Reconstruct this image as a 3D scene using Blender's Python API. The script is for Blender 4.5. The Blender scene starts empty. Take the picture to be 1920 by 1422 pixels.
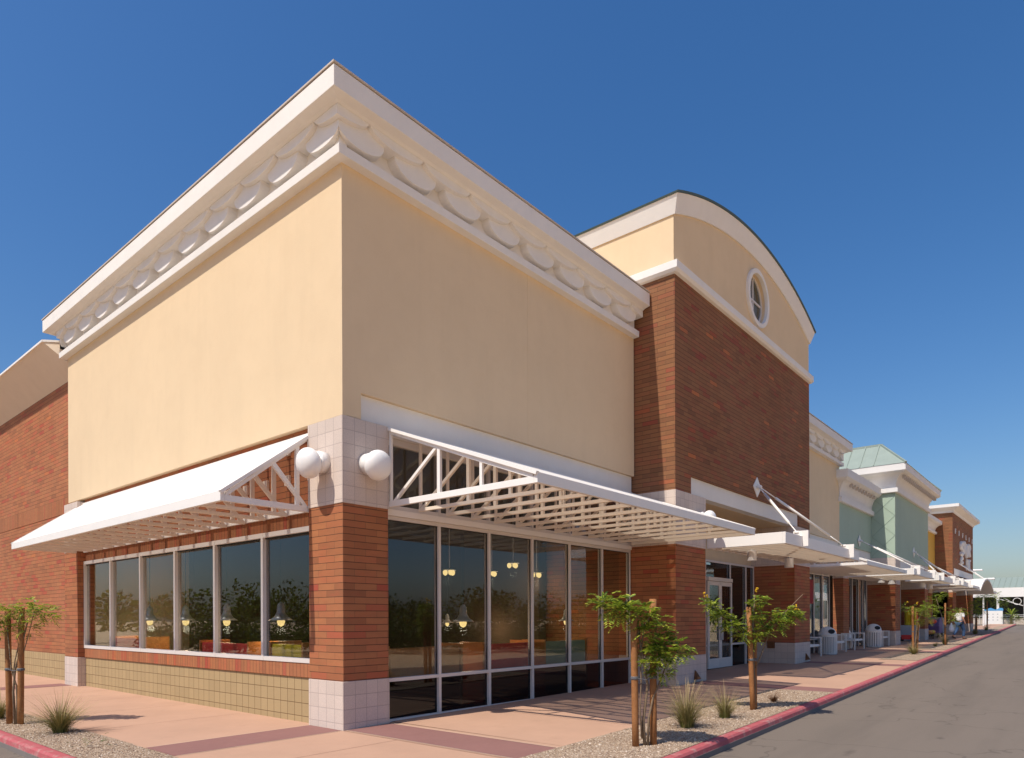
import bpy, math, random
from mathutils import Vector, Matrix, noise
R = math.radians
random.seed(7)
S = bpy.context.scene
COL = S.collection
PI = math.pi

# ------------------------------------------------------------------ node helpers
class N:
    def __init__(s, name):
        s.m = bpy.data.materials.new(name); s.m.use_nodes = True
        s.t = s.m.node_tree; s.t.nodes.clear()
        s.out = s.n('ShaderNodeOutputMaterial')
    def n(s, kind, **kw):
        nd = s.t.nodes.new(kind)
        for k, v in kw.items(): setattr(nd, k, v)
        return nd
    def l(s, a, b): s.t.links.new(a, b)
    def val(s, sock, v):
        if isinstance(v, (int, float)): sock.default_value = v
        elif isinstance(v, (tuple, list)): sock.default_value = tuple(v) + ((1,) if len(v) == 3 and sock.type == 'RGBA' else ())
        else: s.l(v, sock)
    def math(s, op, a, b=0.0, c=None):
        nd = s.n('ShaderNodeMath', operation=op)
        s.val(nd.inputs[0], a); s.val(nd.inputs[1], b)
        if c is not None: s.val(nd.inputs[2], c)
        return nd.outputs[0]
    def mix(s, f, a, b, blend='MIX'):
        nd = s.n('ShaderNodeMix', data_type='RGBA', blend_type=blend)
        s.val(nd.inputs[0], f); s.val(nd.inputs[6], a); s.val(nd.inputs[7], b)
        return nd.outputs[2]
    def ramp(s, f, stops, interp='LINEAR'):
        nd = s.n('ShaderNodeValToRGB'); nd.color_ramp.interpolation = interp
        e = nd.color_ramp.elements
        while len(e) < len(stops): e.new(0.5)
        for i, (p, c) in enumerate(stops):
            e[i].position = p; e[i].color = tuple(c) + (1,) if len(c) == 3 else c
        s.l(f, nd.inputs[0]); return nd.outputs[0]
    def pos(s): return s.n('ShaderNodeNewGeometry').outputs['Position']
    def noise(s, vec, scale, detail=4, rough=0.55):
        nd = s.n('ShaderNodeTexNoise'); s.l(vec, nd.inputs['Vector'])
        nd.inputs['Scale'].default_value = scale; nd.inputs['Detail'].default_value = detail
        nd.inputs['Roughness'].default_value = rough
        return nd.outputs['Fac']
    def bump(s, h, strength, dist=0.01, prev=None):
        nd = s.n('ShaderNodeBump'); nd.inputs['Strength'].default_value = strength
        nd.inputs['Distance'].default_value = dist; s.l(h, nd.inputs['Height'])
        if prev is not None: s.l(prev, nd.inputs['Normal'])
        return nd.outputs[0]
    def bsdf(s, col, rough=0.8, spec=0.3, metal=0.0, normal=None):
        b = s.n('ShaderNodeBsdfPrincipled')
        s.val(b.inputs['Base Color'], col); s.val(b.inputs['Roughness'], rough)
        b.inputs['Specular IOR Level'].default_value = spec; b.inputs['Metallic'].default_value = metal
        if normal is not None: s.l(normal, b.inputs['Normal'])
        s.l(b.outputs[0], s.out.inputs[0]); s.b = b
        return b
    def wallvec(s, zoff=0.0, uoff=0.0):
        """(along-wall, height, 0) from world position, whichever way the wall faces"""
        g = s.n('ShaderNodeNewGeometry')
        sp = s.n('ShaderNodeSeparateXYZ'); s.l(g.outputs['Position'], sp.inputs[0])
        sn = s.n('ShaderNodeSeparateXYZ'); s.l(g.outputs['True Normal'], sn.inputs[0])
        k = s.math('GREATER_THAN', s.math('ABSOLUTE', sn.outputs[0]), s.math('ABSOLUTE', sn.outputs[1]))
        top = s.math('GREATER_THAN', s.math('ABSOLUTE', sn.outputs[2]), 0.8)
        u = s.math('ADD', s.math('MULTIPLY', sp.outputs[0], s.math('SUBTRACT', 1.0, k)), s.math('MULTIPLY', sp.outputs[1], k))
        u = s.math('ADD', u, uoff)
        v = s.math('ADD', sp.outputs[2], s.math('MULTIPLY', top, sp.outputs[1]))
        v = s.math('ADD', v, -zoff)
        c = s.n('ShaderNodeCombineXYZ'); s.l(u, c.inputs[0]); s.l(v, c.inputs[1])
        return c.outputs[0], g.outputs['Position']

def plain(name, col, rough=0.6, var=0.12, scale=3.0, spec=0.3, metal=0.0, bump=0.0, bscale=40):
    s = N(name); p = s.pos()
    f = s.noise(p, scale, 5)
    c = s.mix(f, tuple(x * (1 - var) for x in col), tuple(min(1, x * (1 + var)) for x in col))
    nrm = s.bump(s.noise(p, bscale, 3), bump, 0.01) if bump else None
    s.bsdf(c, rough, spec, metal, nrm)
    return s.m

def brick(name, w=0.4064, h=0.1016, zoff=0.0, offset=0.5, uoff=0.0, tone=1.0, dark=0.0, upright=False):
    s = N(name); v, p = s.wallvec(zoff, uoff)
    t = s.n('ShaderNodeTexBrick'); t.offset = offset; t.offset_frequency = 2; t.squash = 1
    s.l(v, t.inputs['Vector'])
    for k, x in (('Scale', 1.0), ('Mortar Size', 0.0045), ('Mortar Smooth', 0.2), ('Bias', 0.0), ('Brick Width', w), ('Row Height', h)):
        t.inputs[k].default_value = x
    t.inputs['Color1'].default_value = (0, 0, 0, 1); t.inputs['Color2'].default_value = (1, 1, 1, 1); t.inputs['Mortar'].default_value = (0.5, 0.5, 0.5, 1)
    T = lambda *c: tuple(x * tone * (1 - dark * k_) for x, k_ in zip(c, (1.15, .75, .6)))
    col = s.ramp(t.outputs['Color'], [(0.0, T(0.265, 0.100, 0.048)), (0.16, T(0.385, 0.152, 0.066)), (0.32, T(0.325, 0.118, 0.054)), (0.5, T(0.405, 0.160, 0.068)), (0.64, T(0.345, 0.130, 0.058)), (0.80, T(0.41, 0.142, 0.064)), (0.90, T(0.39, 0.108, 0.055)), (0.965, T(0.36, 0.072, 0.046)), (1.0, tuple(tone * x for x in (0.47, 0.155, 0.055)))])
    # flashed faces: darker, browner and redder blushes run across the bricks
    st = s.n('ShaderNodeMapping'); st.inputs['Scale'].default_value = (4, 4, 13); s.l(p, st.inputs['Vector'])
    f1 = s.noise(st.outputs[0], 1.0, 4, 0.6)
    col = s.mix(s.math('MULTIPLY', s.ramp(f1, [(0.42, (0, 0, 0)), (0.66, (1, 1, 1))]), 0.26), col, T(0.23, 0.105, 0.052))
    st2 = s.n('ShaderNodeMapping'); st2.inputs['Scale'].default_value = (3, 3, 9); st2.inputs['Location'].default_value = (7, 3, 5); s.l(p, st2.inputs['Vector'])
    f3 = s.noise(st2.outputs[0], 1.0, 3, 0.6)
    col = s.mix(s.math('MULTIPLY', s.ramp(f3, [(0.55, (0, 0, 0)), (0.72, (1, 1, 1))]), 0.24), col, T(0.45, 0.09, 0.05))
    f2 = s.noise(p, 0.5, 4)
    col = s.mix(s.math('MULTIPLY', s.ramp(f2, [(0.4, (0, 0, 0)), (0.7, (1, 1, 1))]), 0.22), col, T(0.44, 0.21, 0.115))
    # joints: deep dark bed joints, upright joints flush and close to the brick in colour
    sp = s.n('ShaderNodeSeparateXYZ'); s.l(v, sp.inputs[0])
    fr = s.math('FRACT', s.math('DIVIDE', sp.outputs[0 if upright else 1], w if upright else h)); edge = .06 if upright else .075
    bed = s.math('LESS_THAN', s.math('MINIMUM', fr, s.math('SUBTRACT', 1.0, fr)), edge / 2 + .012)
    col = s.mix(s.math('MULTIPLY', t.outputs['Fac'], .7), col, T(0.17, 0.088, 0.05))
    col = s.mix(s.math('MULTIPLY', bed, 0.80), col, T(0.075, 0.036, 0.022))
    hgt = s.math('ADD', s.math('SUBTRACT', 1.0, s.math('MAXIMUM', bed, s.math('MULTIPLY', t.outputs['Fac'], .6))), s.math('MULTIPLY', s.noise(p, 60, 4), 0.25))
    s.bsdf(col, 0.85, 0.22, 0, s.bump(hgt, 0.6, 0.010))
    return s.m

def block(name, col, grout, w=0.2032, h=0.2032, zoff=0.0, speck=0.25, msize=0.005, uoff=0.0):
    s = N(name); v, p = s.wallvec(zoff, uoff)
    t = s.n('ShaderNodeTexBrick'); t.offset = 0.0; t.squash = 1
    s.l(v, t.inputs['Vector'])
    for k, x in (('Scale', 1.0), ('Mortar Size', msize), ('Mortar Smooth', 0.2), ('Bias', 0.0), ('Brick Width', w), ('Row Height', h)):
        t.inputs[k].default_value = x
    t.inputs['Color1'].default_value = (0, 0, 0, 1); t.inputs['Color2'].default_value = (1, 1, 1, 1)
    c = s.mix(t.outputs['Color'], tuple(x * 0.93 for x in col), tuple(min(1, x * 1.05) for x in col))
    f = s.noise(p, 85, 4, 0.75)
    c = s.mix(s.math('MULTIPLY', s.ramp(f, [(0.42, (0, 0, 0)), (0.6, (1, 1, 1))]), speck), c, tuple(x * 0.62 for x in col))
    big = s.noise(p, 1.3, 5)
    c = s.mix(s.math('MULTIPLY', big, 0.25), c, tuple(x * 0.85 for x in col))
    c = s.mix(t.outputs['Fac'], c, grout)
    inv = s.math('SUBTRACT', 1.0, t.outputs['Fac'])
    hgt = s.math('ADD', inv, s.math('MULTIPLY', f, 0.3))
    s.bsdf(c, 0.9, 0.2, 0, s.bump(hgt, 0.5, 0.007))
    return s.m

def stucco(name, col, rough=0.92):
    s = N(name); p = s.pos()
    big = s.noise(p, 0.7, 6, 0.6); fine = s.noise(p, 55, 4, 0.6)
    c = s.mix(big, tuple(x * 0.93 for x in col), tuple(min(1, x * 1.06) for x in col))
    mp = s.n('ShaderNodeMapping'); mp.inputs['Scale'].default_value = (2.2, 2.2, 0.22); s.l(p, mp.inputs['Vector'])
    streak = s.noise(mp.outputs[0], 1.0, 5, 0.65)
    c = s.mix(s.math('MULTIPLY', s.ramp(streak, [(0.5, (0, 0, 0)), (0.8, (1, 1, 1))]), 0.22), c, tuple(x * 0.8 for x in col))
    pt = s.noise(p, 2.6, 6, 0.68)
    c = s.mix(s.math('MULTIPLY', s.ramp(pt, [(0.46, (0, 0, 0)), (0.62, (1, 1, 1))]), 0.13), c, tuple(x * f_ for x, f_ in zip(col, (0.86, 0.82, 0.78))))
    h = s.math('ADD', fine, s.math('MULTIPLY', s.noise(p, 9, 3), 0.7))
    s.bsdf(c, rough, 0.15, 0, s.bump(h, 0.35, 0.006))
    return s.m

def glass(name, tint=(0.76, 0.77, 0.78), refl=0.05, ior=1.62):
    s = N(name)
    lw = s.n('ShaderNodeLayerWeight'); lw.inputs[0].default_value = 0.5
    p = s.pos()
    nb = s.bump(s.noise(p, 0.55, 1), 0.10, 0.05)
    f0 = ((ior - 1) / (ior + 1)) ** 2
    frs = s.math('ADD', s.math('MULTIPLY', s.math('POWER', lw.outputs['Facing'], 5.0), 1 - f0), f0)
    g = s.n('ShaderNodeBsdfGlossy'); g.inputs['Roughness'].default_value = 0.0; s.l(nb, g.inputs['Normal'])
    g.inputs['Color'].default_value = (0.80, 0.91, 1.0, 1)
    t = s.n('ShaderNodeBsdfTransparent'); t.inputs['Color'].default_value = tint + (1,)
    m = s.n('ShaderNodeMixShader')
    s.l(s.math('MAXIMUM', frs, refl), m.inputs[0]); s.l(t.outputs[0], m.inputs[1]); s.l(g.outputs[0], m.inputs[2])
    s.l(m.outputs[0], s.out.inputs[0])
    return s.m

def emit(name, col, strength):
    s = N(name); e = s.n('ShaderNodeEmission'); e.inputs[0].default_value = col + (1,); e.inputs[1].default_value = strength
    s.l(e.outputs[0], s.out.inputs[0]); return s.m

def leafmat(name, stops, trans=0.4):
    s = N(name); g = s.n('ShaderNodeNewGeometry')
    c = s.ramp(g.outputs['Random Per Island'], stops)
    d = s.n('ShaderNodeBsdfPrincipled'); s.l(c, d.inputs['Base Color']); d.inputs['Roughness'].default_value = 0.5
    d.inputs['Specular IOR Level'].default_value = 0.3
    t = s.n('ShaderNodeBsdfTranslucent'); s.l(s.mix(0.5, c, (0.35, 0.42, 0.03)), t.inputs['Color'])
    m = s.n('ShaderNodeMixShader'); m.inputs[0].default_value = trans
    s.l(d.outputs[0], m.inputs[1]); s.l(t.outputs[0], m.inputs[2]); s.l(m.outputs[0], s.out.inputs[0])
    return s.m

# ------------------------------------------------------------------ materials
M = {}
M['brick'] = brick('orange_red_brick', uoff=0.0)
M['brick_shaded'] = brick('shade_darkened_brick', dark=0.27)  # same brick, darkened so the shade of the tower fronts is in the colour
M['brick_soldier'] = brick('soldier_course_brick', upright=True, w=0.1016, h=0.224, zoff=0.70, offset=0.0)
M['brick_head'] = brick('head_course_brick', upright=True, w=0.1016, h=0.225, zoff=3.045, offset=0.0, tone=0.8)
M['brick_band'] = brick('vertical_band_brick', upright=True, w=0.1016, h=0.42, zoff=4.45, offset=0.0, tone=0.95)
M['stone'] = block('pale_pink_stone', (0.66, 0.55, 0.475), (0.44, 0.36, 0.32), zoff=0.70, speck=.5)
M['tanblock'] = block('tan_scored_block', (0.41, 0.30, 0.16), (0.16, 0.10, 0.05), zoff=0.70, speck=0.15, msize=0.006)
M['stucco'] = stucco('cream_stucco', (0.695, 0.538, 0.352))
M['stucco_light'] = stucco('pale_yellow_stucco', (0.72, 0.57, 0.34))
M['trim'] = stucco('off_white_trim', (0.735, 0.71, 0.675))
M['band_white'] = stucco('pale_sign_band', (0.74, 0.71, 0.66))
M['green'] = stucco('sage_green_stucco', (0.37, 0.46, 0.37))
M['yellow'] = stucco('mustard_stucco', (0.62, 0.36, 0.075))
M['white'] = plain('white_painted_steel', (0.80, 0.765, 0.72), 0.5, 0.05, 2.0, 0.35)
M['steel_bounce'] = plain('bounce_tinted_white_steel', (0.80, 0.70, 0.58), 0.5, 0.06, 2.0, 0.35)  # white steel with warm bounce light from the paving put into its colour
def perforated(name, col):
    s = N(name); b = s.bsdf(col, 0.5, 0.35)
    g = s.n('ShaderNodeNewGeometry'); dt = s.n('ShaderNodeVectorMath', operation='DOT_PRODUCT')
    s.l(g.outputs['True Normal'], dt.inputs[0]); s.l(g.outputs['Incoming'], dt.inputs[1])
    c = s.math('ABSOLUTE', dt.outputs['Value'])     # holes close up when looked at askew
    f = s.math('MULTIPLY', s.math('MAXIMUM', s.math('SUBTRACT', c, 0.22), 0.0), 0.55)
    t = s.n('ShaderNodeBsdfTransparent'); m = s.n('ShaderNodeMixShader')
    s.l(f, m.inputs[0]); s.l(b.outputs[0], m.inputs[1]); s.l(t.outputs[0], m.inputs[2]); s.l(m.outputs[0], s.out.inputs[0])
    return s.m
M['mesh_deck'] = perforated('shade_dark_perforated_deck', (0.36, 0.30, 0.25))  # deck coloured dark so the gaps between the slats read as shade
M['perforated'] = perforated('white_perforated_steel', (0.80, 0.755, 0.70))
M['frame'] = plain('pale_aluminium_frame', (0.66, 0.61, 0.57), 0.45, 0.05, 3.0, 0.4)
M['gasket'] = plain('dark_glazing_gasket', (0.02, 0.02, 0.02), 0.6)
M['glass'] = glass('tinted_window_glass')
M['glass_sky'] = glass('mirror_grey_glass', (0.35, 0.40, 0.42), 0.30, 1.9)
M['spandrel'] = glass('dark_spandrel_glass', (0.22, 0.15, 0.15), 0.045, 1.45)
M['coping'] = plain('metal_coping', (0.52, 0.45, 0.38), 0.5)
M['dark_roof'] = plain('dark_green_roof_metal', (0.06, 0.09, 0.085), 0.5)
M['green_roof'] = plain('pale_green_roof_metal', (0.26, 0.31, 0.27), 0.5, 0.12)
M['lamp_white'] = plain('white_lamp_enamel', (0.82, 0.80, 0.77), 0.35, 0.03, 2, 0.4)
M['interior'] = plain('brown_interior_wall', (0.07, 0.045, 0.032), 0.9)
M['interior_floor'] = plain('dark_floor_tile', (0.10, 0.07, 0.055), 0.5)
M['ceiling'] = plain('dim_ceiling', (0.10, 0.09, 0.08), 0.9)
M['red'] = plain('red_vinyl', (0.80, 0.07, 0.06), 0.5)
M['orange'] = plain('orange_wood', (0.66, 0.27, 0.08), 0.5, 0.2, 8)
M['yel'] = plain('yellow_vinyl', (0.85, 0.62, 0.03), 0.5)
M['sage'] = plain('sage_vinyl', (0.34, 0.42, 0.26), 0.5)
M['alu'] = plain('spun_aluminium', (0.62, 0.62, 0.62), 0.35, 0.05, 5, 0.5, 0.35)
M['bulb'] = emit('glowing_bulb', (1.0, 0.70, 0.26), 1.25)
M['black'] = plain('black_metal', (0.02, 0.02, 0.02), 0.5)
M['stake'] = plain('brown_lodgepole_stake', (0.31, 0.135, 0.05), 0.75, 0.35, 14, 0.2, 0, 0.5, 60)
M['bark'] = plain('greyish_bark', (0.22, 0.155, 0.10), 0.9, 0.35, 20, 0.1, 0, 0.5, 90)
M['tie'] = plain('grey_tree_tie', (0.12, 0.12, 0.13), 0.6)
M['banner'] = plain('maroon_banner', (0.32, 0.035, 0.05), 0.7)
M['rust'] = plain('rusty_steel', (0.16, 0.07, 0.03), 0.8, 0.4, 12)
M['blue'] = plain('blue_panel', (0.10, 0.33, 0.60), 0.5)
M['denim'] = plain('blue_denim', (0.035, 0.075, 0.16), 0.85, 0.3, 12)
M['shirt'] = plain('white_cotton', (0.78, 0.74, 0.72), 0.9)
M['skin'] = plain('skin', (0.50, 0.25, 0.16), 0.6)
M['hair'] = plain('brown_hair', (0.10, 0.05, 0.025), 0.7)
M['shoe'] = plain('dark_shoe_leather', (0.03, 0.025, 0.02), 0.6)
M['bag'] = plain('white_plastic_bag', (0.78, 0.76, 0.74), 0.5)
M['leaf'] = leafmat('bright_leaves', [(0, (0.05, 0.10, 0.025)), (0.3, (0.12, 0.20, 0.035)), (0.6, (0.26, 0.35, 0.045)), (1, (0.60, 0.62, 0.08))])
M['leaf_dark'] = leafmat('olive_leaves', [(0, (0.02, 0.05, 0.012)), (0.6, (0.05, 0.085, 0.02)), (1, (0.11, 0.14, 0.03))])
M['flower'] = plain('yellow_blossom', (0.80, 0.50, 0.03), 0.6)
M['gravelstone'] = None

def grass_mat():
    s = N('bunch_grass_blades')
    a = s.n('ShaderNodeAttribute', attribute_name='along')
    g = s.n('ShaderNodeNewGeometry')
    base = s.ramp(g.outputs['Random Per Island'], [(0, (0.09, 0.12, 0.02)), (0.6, (0.17, 0.17, 0.04)), (1, (0.28, 0.22, 0.08))])
    c = s.mix(a.outputs['Fac'], base, (0.46, 0.34, 0.17))
    s.bsdf(c, 0.7, 0.2); return s.m
M['grass'] = grass_mat()
M['dry'] = plain('dry_brown_plant', (0.16, 0.07, 0.03), 0.9)

def gravel_mat(stone=False):
    s = N('decomposed_granite' + ('_pebbles' if stone else ''))
    p = s.pos()
    if stone:
        g = s.n('ShaderNodeNewGeometry')
        c = s.ramp(g.outputs['Random Per Island'], [(0, (0.20, 0.13, 0.09)), (0.35, (0.36, 0.26, 0.18)), (0.7, (0.47, 0.35, 0.25)), (1, (0.62, 0.52, 0.42))])
        s.bsdf(c, 0.9, 0.2)
    else:
        v = s.n('ShaderNodeTexVoronoi'); v.inputs['Scale'].default_value = 70; s.l(p, v.inputs['Vector'])
        sp = s.n('ShaderNodeSeparateColor'); s.l(v.outputs['Color'], sp.inputs[0])
        c = s.ramp(sp.outputs[0], [(0, (0.20, 0.13, 0.09)), (0.3, (0.36, 0.255, 0.175)), (0.75, (0.45, 0.335, 0.24)), (1, (0.60, 0.50, 0.40))])
        c = s.mix(s.math('MULTIPLY', s.noise(p, 1.5, 4), 0.4), c, (0.34, 0.24, 0.16))
        h = s.math('SUBTRACT', 1.0, v.outputs['Distance'])
        s.bsdf(c, 0.95, 0.15, 0, s.bump(h, 0.9, 0.015))
    return s.m
M['gravel'] = gravel_mat(); M['gravelstone'] = gravel_mat(True)

def concrete(name, col, var=0.12, band=False):
    s = N(name); p = s.pos()
    a = s.noise(p, 0.8, 6, 0.62); b = s.noise(p, 30, 4)
    c = s.mix(a, tuple(x * (1 - var) for x in col), tuple(min(1, x * (1 + var)) for x in col))
    st = s.noise(p, 2.3, 5, 0.7)
    c = s.mix(s.math('MULTIPLY', s.ramp(st, [(0.56, (0, 0, 0)), (0.72, (1, 1, 1))]), 0.28), c, tuple(x * 0.74 for x in col))
    if band:
        c = s.mix(s.math('MULTIPLY', s.noise(p, 9, 4), 0.35), c, (0.33, 0.19, 0.16))
    s.bsdf(c, 0.85, 0.25, 0, s.bump(b, 0.25, 0.004)); return s.m
M['walk'] = concrete('salmon_concrete', (0.47, 0.287, 0.197), 0.18)
M['walk_band'] = concrete('dark_red_concrete', (0.235, 0.112, 0.098), 0.18, True)
M['joint'] = plain('pale_joint', (0.55, 0.40, 0.30), 0.9)
M['jointd'] = plain('dark_joint', (0.25, 0.13, 0.09), 0.9)

def asphalt():
    s = N('worn_asphalt'); p = s.pos()
    v = s.noise(p, 220, 3, 0.7); a = s.noise(p, 0.35, 6, 0.6)
    mp = s.n('ShaderNodeMapping'); mp.inputs['Scale'].default_value = (0.16, 1.4, 1); s.l(p, mp.inputs['Vector'])
    st = s.noise(mp.outputs[0], 1.0, 5, 0.6)
    c = s.mix(v, (0.125, 0.100, 0.080), (0.215, 0.175, 0.142))
    c = s.mix(s.math('MULTIPLY', a, 0.55), c, (0.20, 0.162, 0.13))
    c = s.mix(s.math('MULTIPLY', s.ramp(st, [(0.45, (0, 0, 0)), (0.75, (1, 1, 1))]), 0.4), c, (0.095, 0.080, 0.066))
    sp = s.noise(p, 1.7, 6, 0.75)
    c = s.mix(s.math('MULTIPLY', s.ramp(sp, [(0.64, (0, 0, 0)), (0.70, (1, 1, 1))]), 0.35), c, (0.075, 0.063, 0.052))
    for cx_, cy_, rx_, ry_ in ((3.44, -5.87, .62, .16), (6.96, -5.32, .5, .10), (5.3, -6.6, .3, .12), (12.4, -4.5, .8, .08)):
        mv = s.n('ShaderNodeMapping'); mv.vector_type = 'POINT'; mv.inputs['Location'].default_value = (-cx_/rx_, -cy_/ry_, 0); mv.inputs['Scale'].default_value = (1/rx_, 1/ry_, 0)
        s.l(p, mv.inputs['Vector']); ln = s.n('ShaderNodeVectorMath', operation='LENGTH'); s.l(mv.outputs[0], ln.inputs[0])
        k_ = s.math('ADD', ln.outputs['Value'], s.math('MULTIPLY', s.noise(p, 7, 4), 1.1))
        c = s.mix(s.math('MULTIPLY', s.ramp(k_, [(0.55, (1, 1, 1)), (1.0, (0, 0, 0))]), 0.5), c, (0.06, 0.05, 0.043))
    cr = s.n('ShaderNodeTexVoronoi'); cr.feature = 'DISTANCE_TO_EDGE'; cr.inputs['Scale'].default_value = .33
    dv = s.n('ShaderNodeVectorMath', operation='ADD'); nz = s.n('ShaderNodeTexNoise'); nz.inputs['Scale'].default_value = 1.6; s.l(p, nz.inputs['Vector']); s.l(p, dv.inputs[0]); s.l(nz.outputs['Color'], dv.inputs[1]); s.l(dv.outputs[0], cr.inputs['Vector'])
    c = s.mix(s.math('MULTIPLY', s.math('LESS_THAN', cr.outputs['Distance'], 0.006), 0.35), c, (0.06, 0.05, 0.042))
    s.bsdf(c, 0.9, 0.25, 0, s.bump(v, 0.5, 0.006)); return s.m
M['asphalt'] = asphalt()
M['lot'] = plain('warm_bounce_ground', (0.80, 0.53, 0.29), 0.95, 0.12, 0.4)  # unseen ground, coloured pale and warm to bounce light onto the shaded walls

def kerbpaint():
    s = N('red_kerb_paint'); p = s.pos()
    f = s.noise(p, 5, 6, 0.72); f2 = s.noise(p, 26, 4)
    c = s.mix(f2, (0.36, 0.07, 0.08), (0.47, 0.12, 0.125))
    c = s.mix(s.math('MULTIPLY', s.ramp(f, [(0.52, (0, 0, 0)), (0.64, (1, 1, 1))]), 0.7), c, (0.42, 0.27, 0.235))
    s.bsdf(c, 0.75, 0.3, 0, s.bump(f2, 0.3, 0.004)); return s.m
M['kerb'] = kerbpaint()
M['gutter'] = concrete('grey_kerb_concrete', (0.20, 0.17, 0.155), 0.25)

# ------------------------------------------------------------------ mesh builder
class MB:
    def __init__(s): s.v = []; s.f = []; s.smooth = False
    def add(s, vs, fs):
        b = len(s.v); s.v += [tuple(p) for p in vs]; s.f += [tuple(b + i for i in f) for f in fs]; return s
    def box(s, x0, x1, y0, y1, z0, z1):
        x0, x1 = sorted((x0, x1)); y0, y1 = sorted((y0, y1)); z0, z1 = sorted((z0, z1))
        return s.add([(x0,y0,z0),(x1,y0,z0),(x1,y1,z0),(x0,y1,z0),(x0,y0,z1),(x1,y0,z1),(x1,y1,z1),(x0,y1,z1)],
                     [(0,3,2,1),(4,5,6,7),(0,1,5,4),(1,2,6,5),(2,3,7,6),(3,0,4,7)])
    def bar(s, p0, p1, w, h, up=(0, 0, 1)):
        p0, p1 = Vector(p0), Vector(p1); d = (p1 - p0).normalized(); u = Vector(up)
        sd = d.cross(u)
        if sd.length < 1e-4: sd = d.cross(Vector((1, 0, 0)))
        sd.normalize(); u = sd.cross(d).normalized()
        vs = [p + sd * a * w / 2 + u * b * h / 2 for p in (p0, p1) for a, b in ((-1,-1),(1,-1),(1,1),(-1,1))]
        return s.add(vs, [(3,2,1,0),(4,5,6,7),(0,1,5,4),(1,2,6,5),(2,3,7,6),(3,0,4,7)])
    def tube(s, pts, r, n=8, cap=True):
        pts = [Vector(p) for p in pts]; rs = r if isinstance(r, (list, tuple)) else [r] * len(pts)
        b = len(s.v); ref = None
        for i, p in enumerate(pts):
            d = (pts[min(i + 1, len(pts) - 1)] - pts[max(i - 1, 0)]).normalized()
            if ref is None:
                ref = d.cross(Vector((0, 0, 1)));
                if ref.length < 1e-3: ref = Vector((1, 0, 0))
            a = (ref - d * ref.dot(d)).normalized(); ref = a; c = d.cross(a)
            for k in range(n):
                t = 2 * PI * k / n; s.v.append(tuple(p + (a * math.cos(t) + c * math.sin(t)) * rs[i]))
        for i in range(len(pts) - 1):
            for k in range(n):
                k2 = (k + 1) % n
                s.f.append((b + i*n + k, b + i*n + k2, b + (i+1)*n + k2, b + (i+1)*n + k))
        if cap:
            s.f.append(tuple(b + k for k in reversed(range(n)))); e = b + (len(pts)-1)*n
            s.f.append(tuple(e + k for k in range(n)))
        return s
    def lathe(s, prof, n=20, M4=None):
        b = len(s.v); M4 = M4 or Matrix()
        for r, z in prof:
            for k in range(n):
                t = 2 * PI * k / n; s.v.append(tuple(M4 @ Vector((r * math.cos(t), r * math.sin(t), z))))
        for i in range(len(prof) - 1):
            for k in range(n):
                k2 = (k + 1) % n; s.f.append((b+i*n+k, b+i*n+k2, b+(i+1)*n+k2, b+(i+1)*n+k))
        s.f.append(tuple(b + k for k in reversed(range(n)))); e = b + (len(prof)-1)*n
        s.f.append(tuple(e + k for k in range(n))); return s
    def prism(s, poly, fn0, fn1):
        """poly of 2-D points; fn0/fn1 map them to the two end faces"""
        n = len(poly)
        return s.add([fn0(p) for p in poly] + [fn1(p) for p in poly],
                     [tuple(reversed(range(n))), tuple(range(n, 2*n))] + [(i, (i+1) % n, n + (i+1) % n, n + i) for i in range(n)])
    def sweep(s, prof, path, closed_prof=True):
        """prof: list of (p,z), p outward of path; path: list of (point2d, mitred outward vec2d)"""
        n = len(prof); b = len(s.v)
        for (q, o) in path:
            for p, z in prof: s.v.append((q[0] + o[0]*p, q[1] + o[1]*p, z))
        for i in range(len(path) - 1):
            for k in range(n if closed_prof else n - 1):
                k2 = (k + 1) % n; s.f.append((b+i*n+k, b+i*n+k2, b+(i+1)*n+k2, b+(i+1)*n+k))
        if closed_prof:
            s.f.append(tuple(b + k for k in reversed(range(n)))); e = b + (len(path)-1)*n
            s.f.append(tuple(e + k for k in range(n)))
        return s
    def build(s, name, mat, parent=None, bevel=0.0, smooth=False, loc=None):
        me = bpy.data.meshes.new(name)
        off = Vector(parent_base(parent)) if parent is not None else Vector(loc or (0, 0, 0))
        me.from_pydata([tuple(Vector(p) - off) for p in s.v], [], s.f); me.validate(); me.update()
        import bmesh
        bm = bmesh.new(); bm.from_mesh(me); bmesh.ops.recalc_face_normals(bm, faces=bm.faces); bm.to_mesh(me); bm.free()
        o = bpy.data.objects.new(name, me); COL.objects.link(o)
        if parent is not None: o.parent = parent
        else: o.location = off
        me.materials.append(M[mat] if isinstance(mat, str) else mat)
        if smooth: me.polygons.foreach_set('use_smooth', [True] * len(me.polygons))
        if bevel:
            bv = o.modifiers.new('soft_edge', 'BEVEL'); bv.width = bevel; bv.segments = 2; bv.limit_method = 'ANGLE'; bv.angle_limit = R(50)
        return o

BASE = {}
def parent_base(o):
    b = Vector((0, 0, 0))
    while o is not None:
        b += o.location; o = o.parent
    return b
def tag(o, label=None, cat=None, group=None, kind=None):
    for k, v in (('label', label), ('category', cat), ('group', group), ('kind', kind)):
        if v: o[k] = v
    return o
def thing(name, label, cat, loc=(0, 0, 0), group=None):
    o = bpy.data.objects.new(name, None); COL.objects.link(o); o.location = loc; o.empty_display_size = 0.2
    return tag(o, label, cat, group)
def copy_tree(o, parent=None):
    c = o.copy(); COL.objects.link(c); c.parent = parent
    for ch in list(o.children): copy_tree(ch, c)
    return c
def structure(name, mb, mat, kind='structure', **kw):
    return tag(mb.build(name, mat, **kw), kind=kind)

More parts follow.
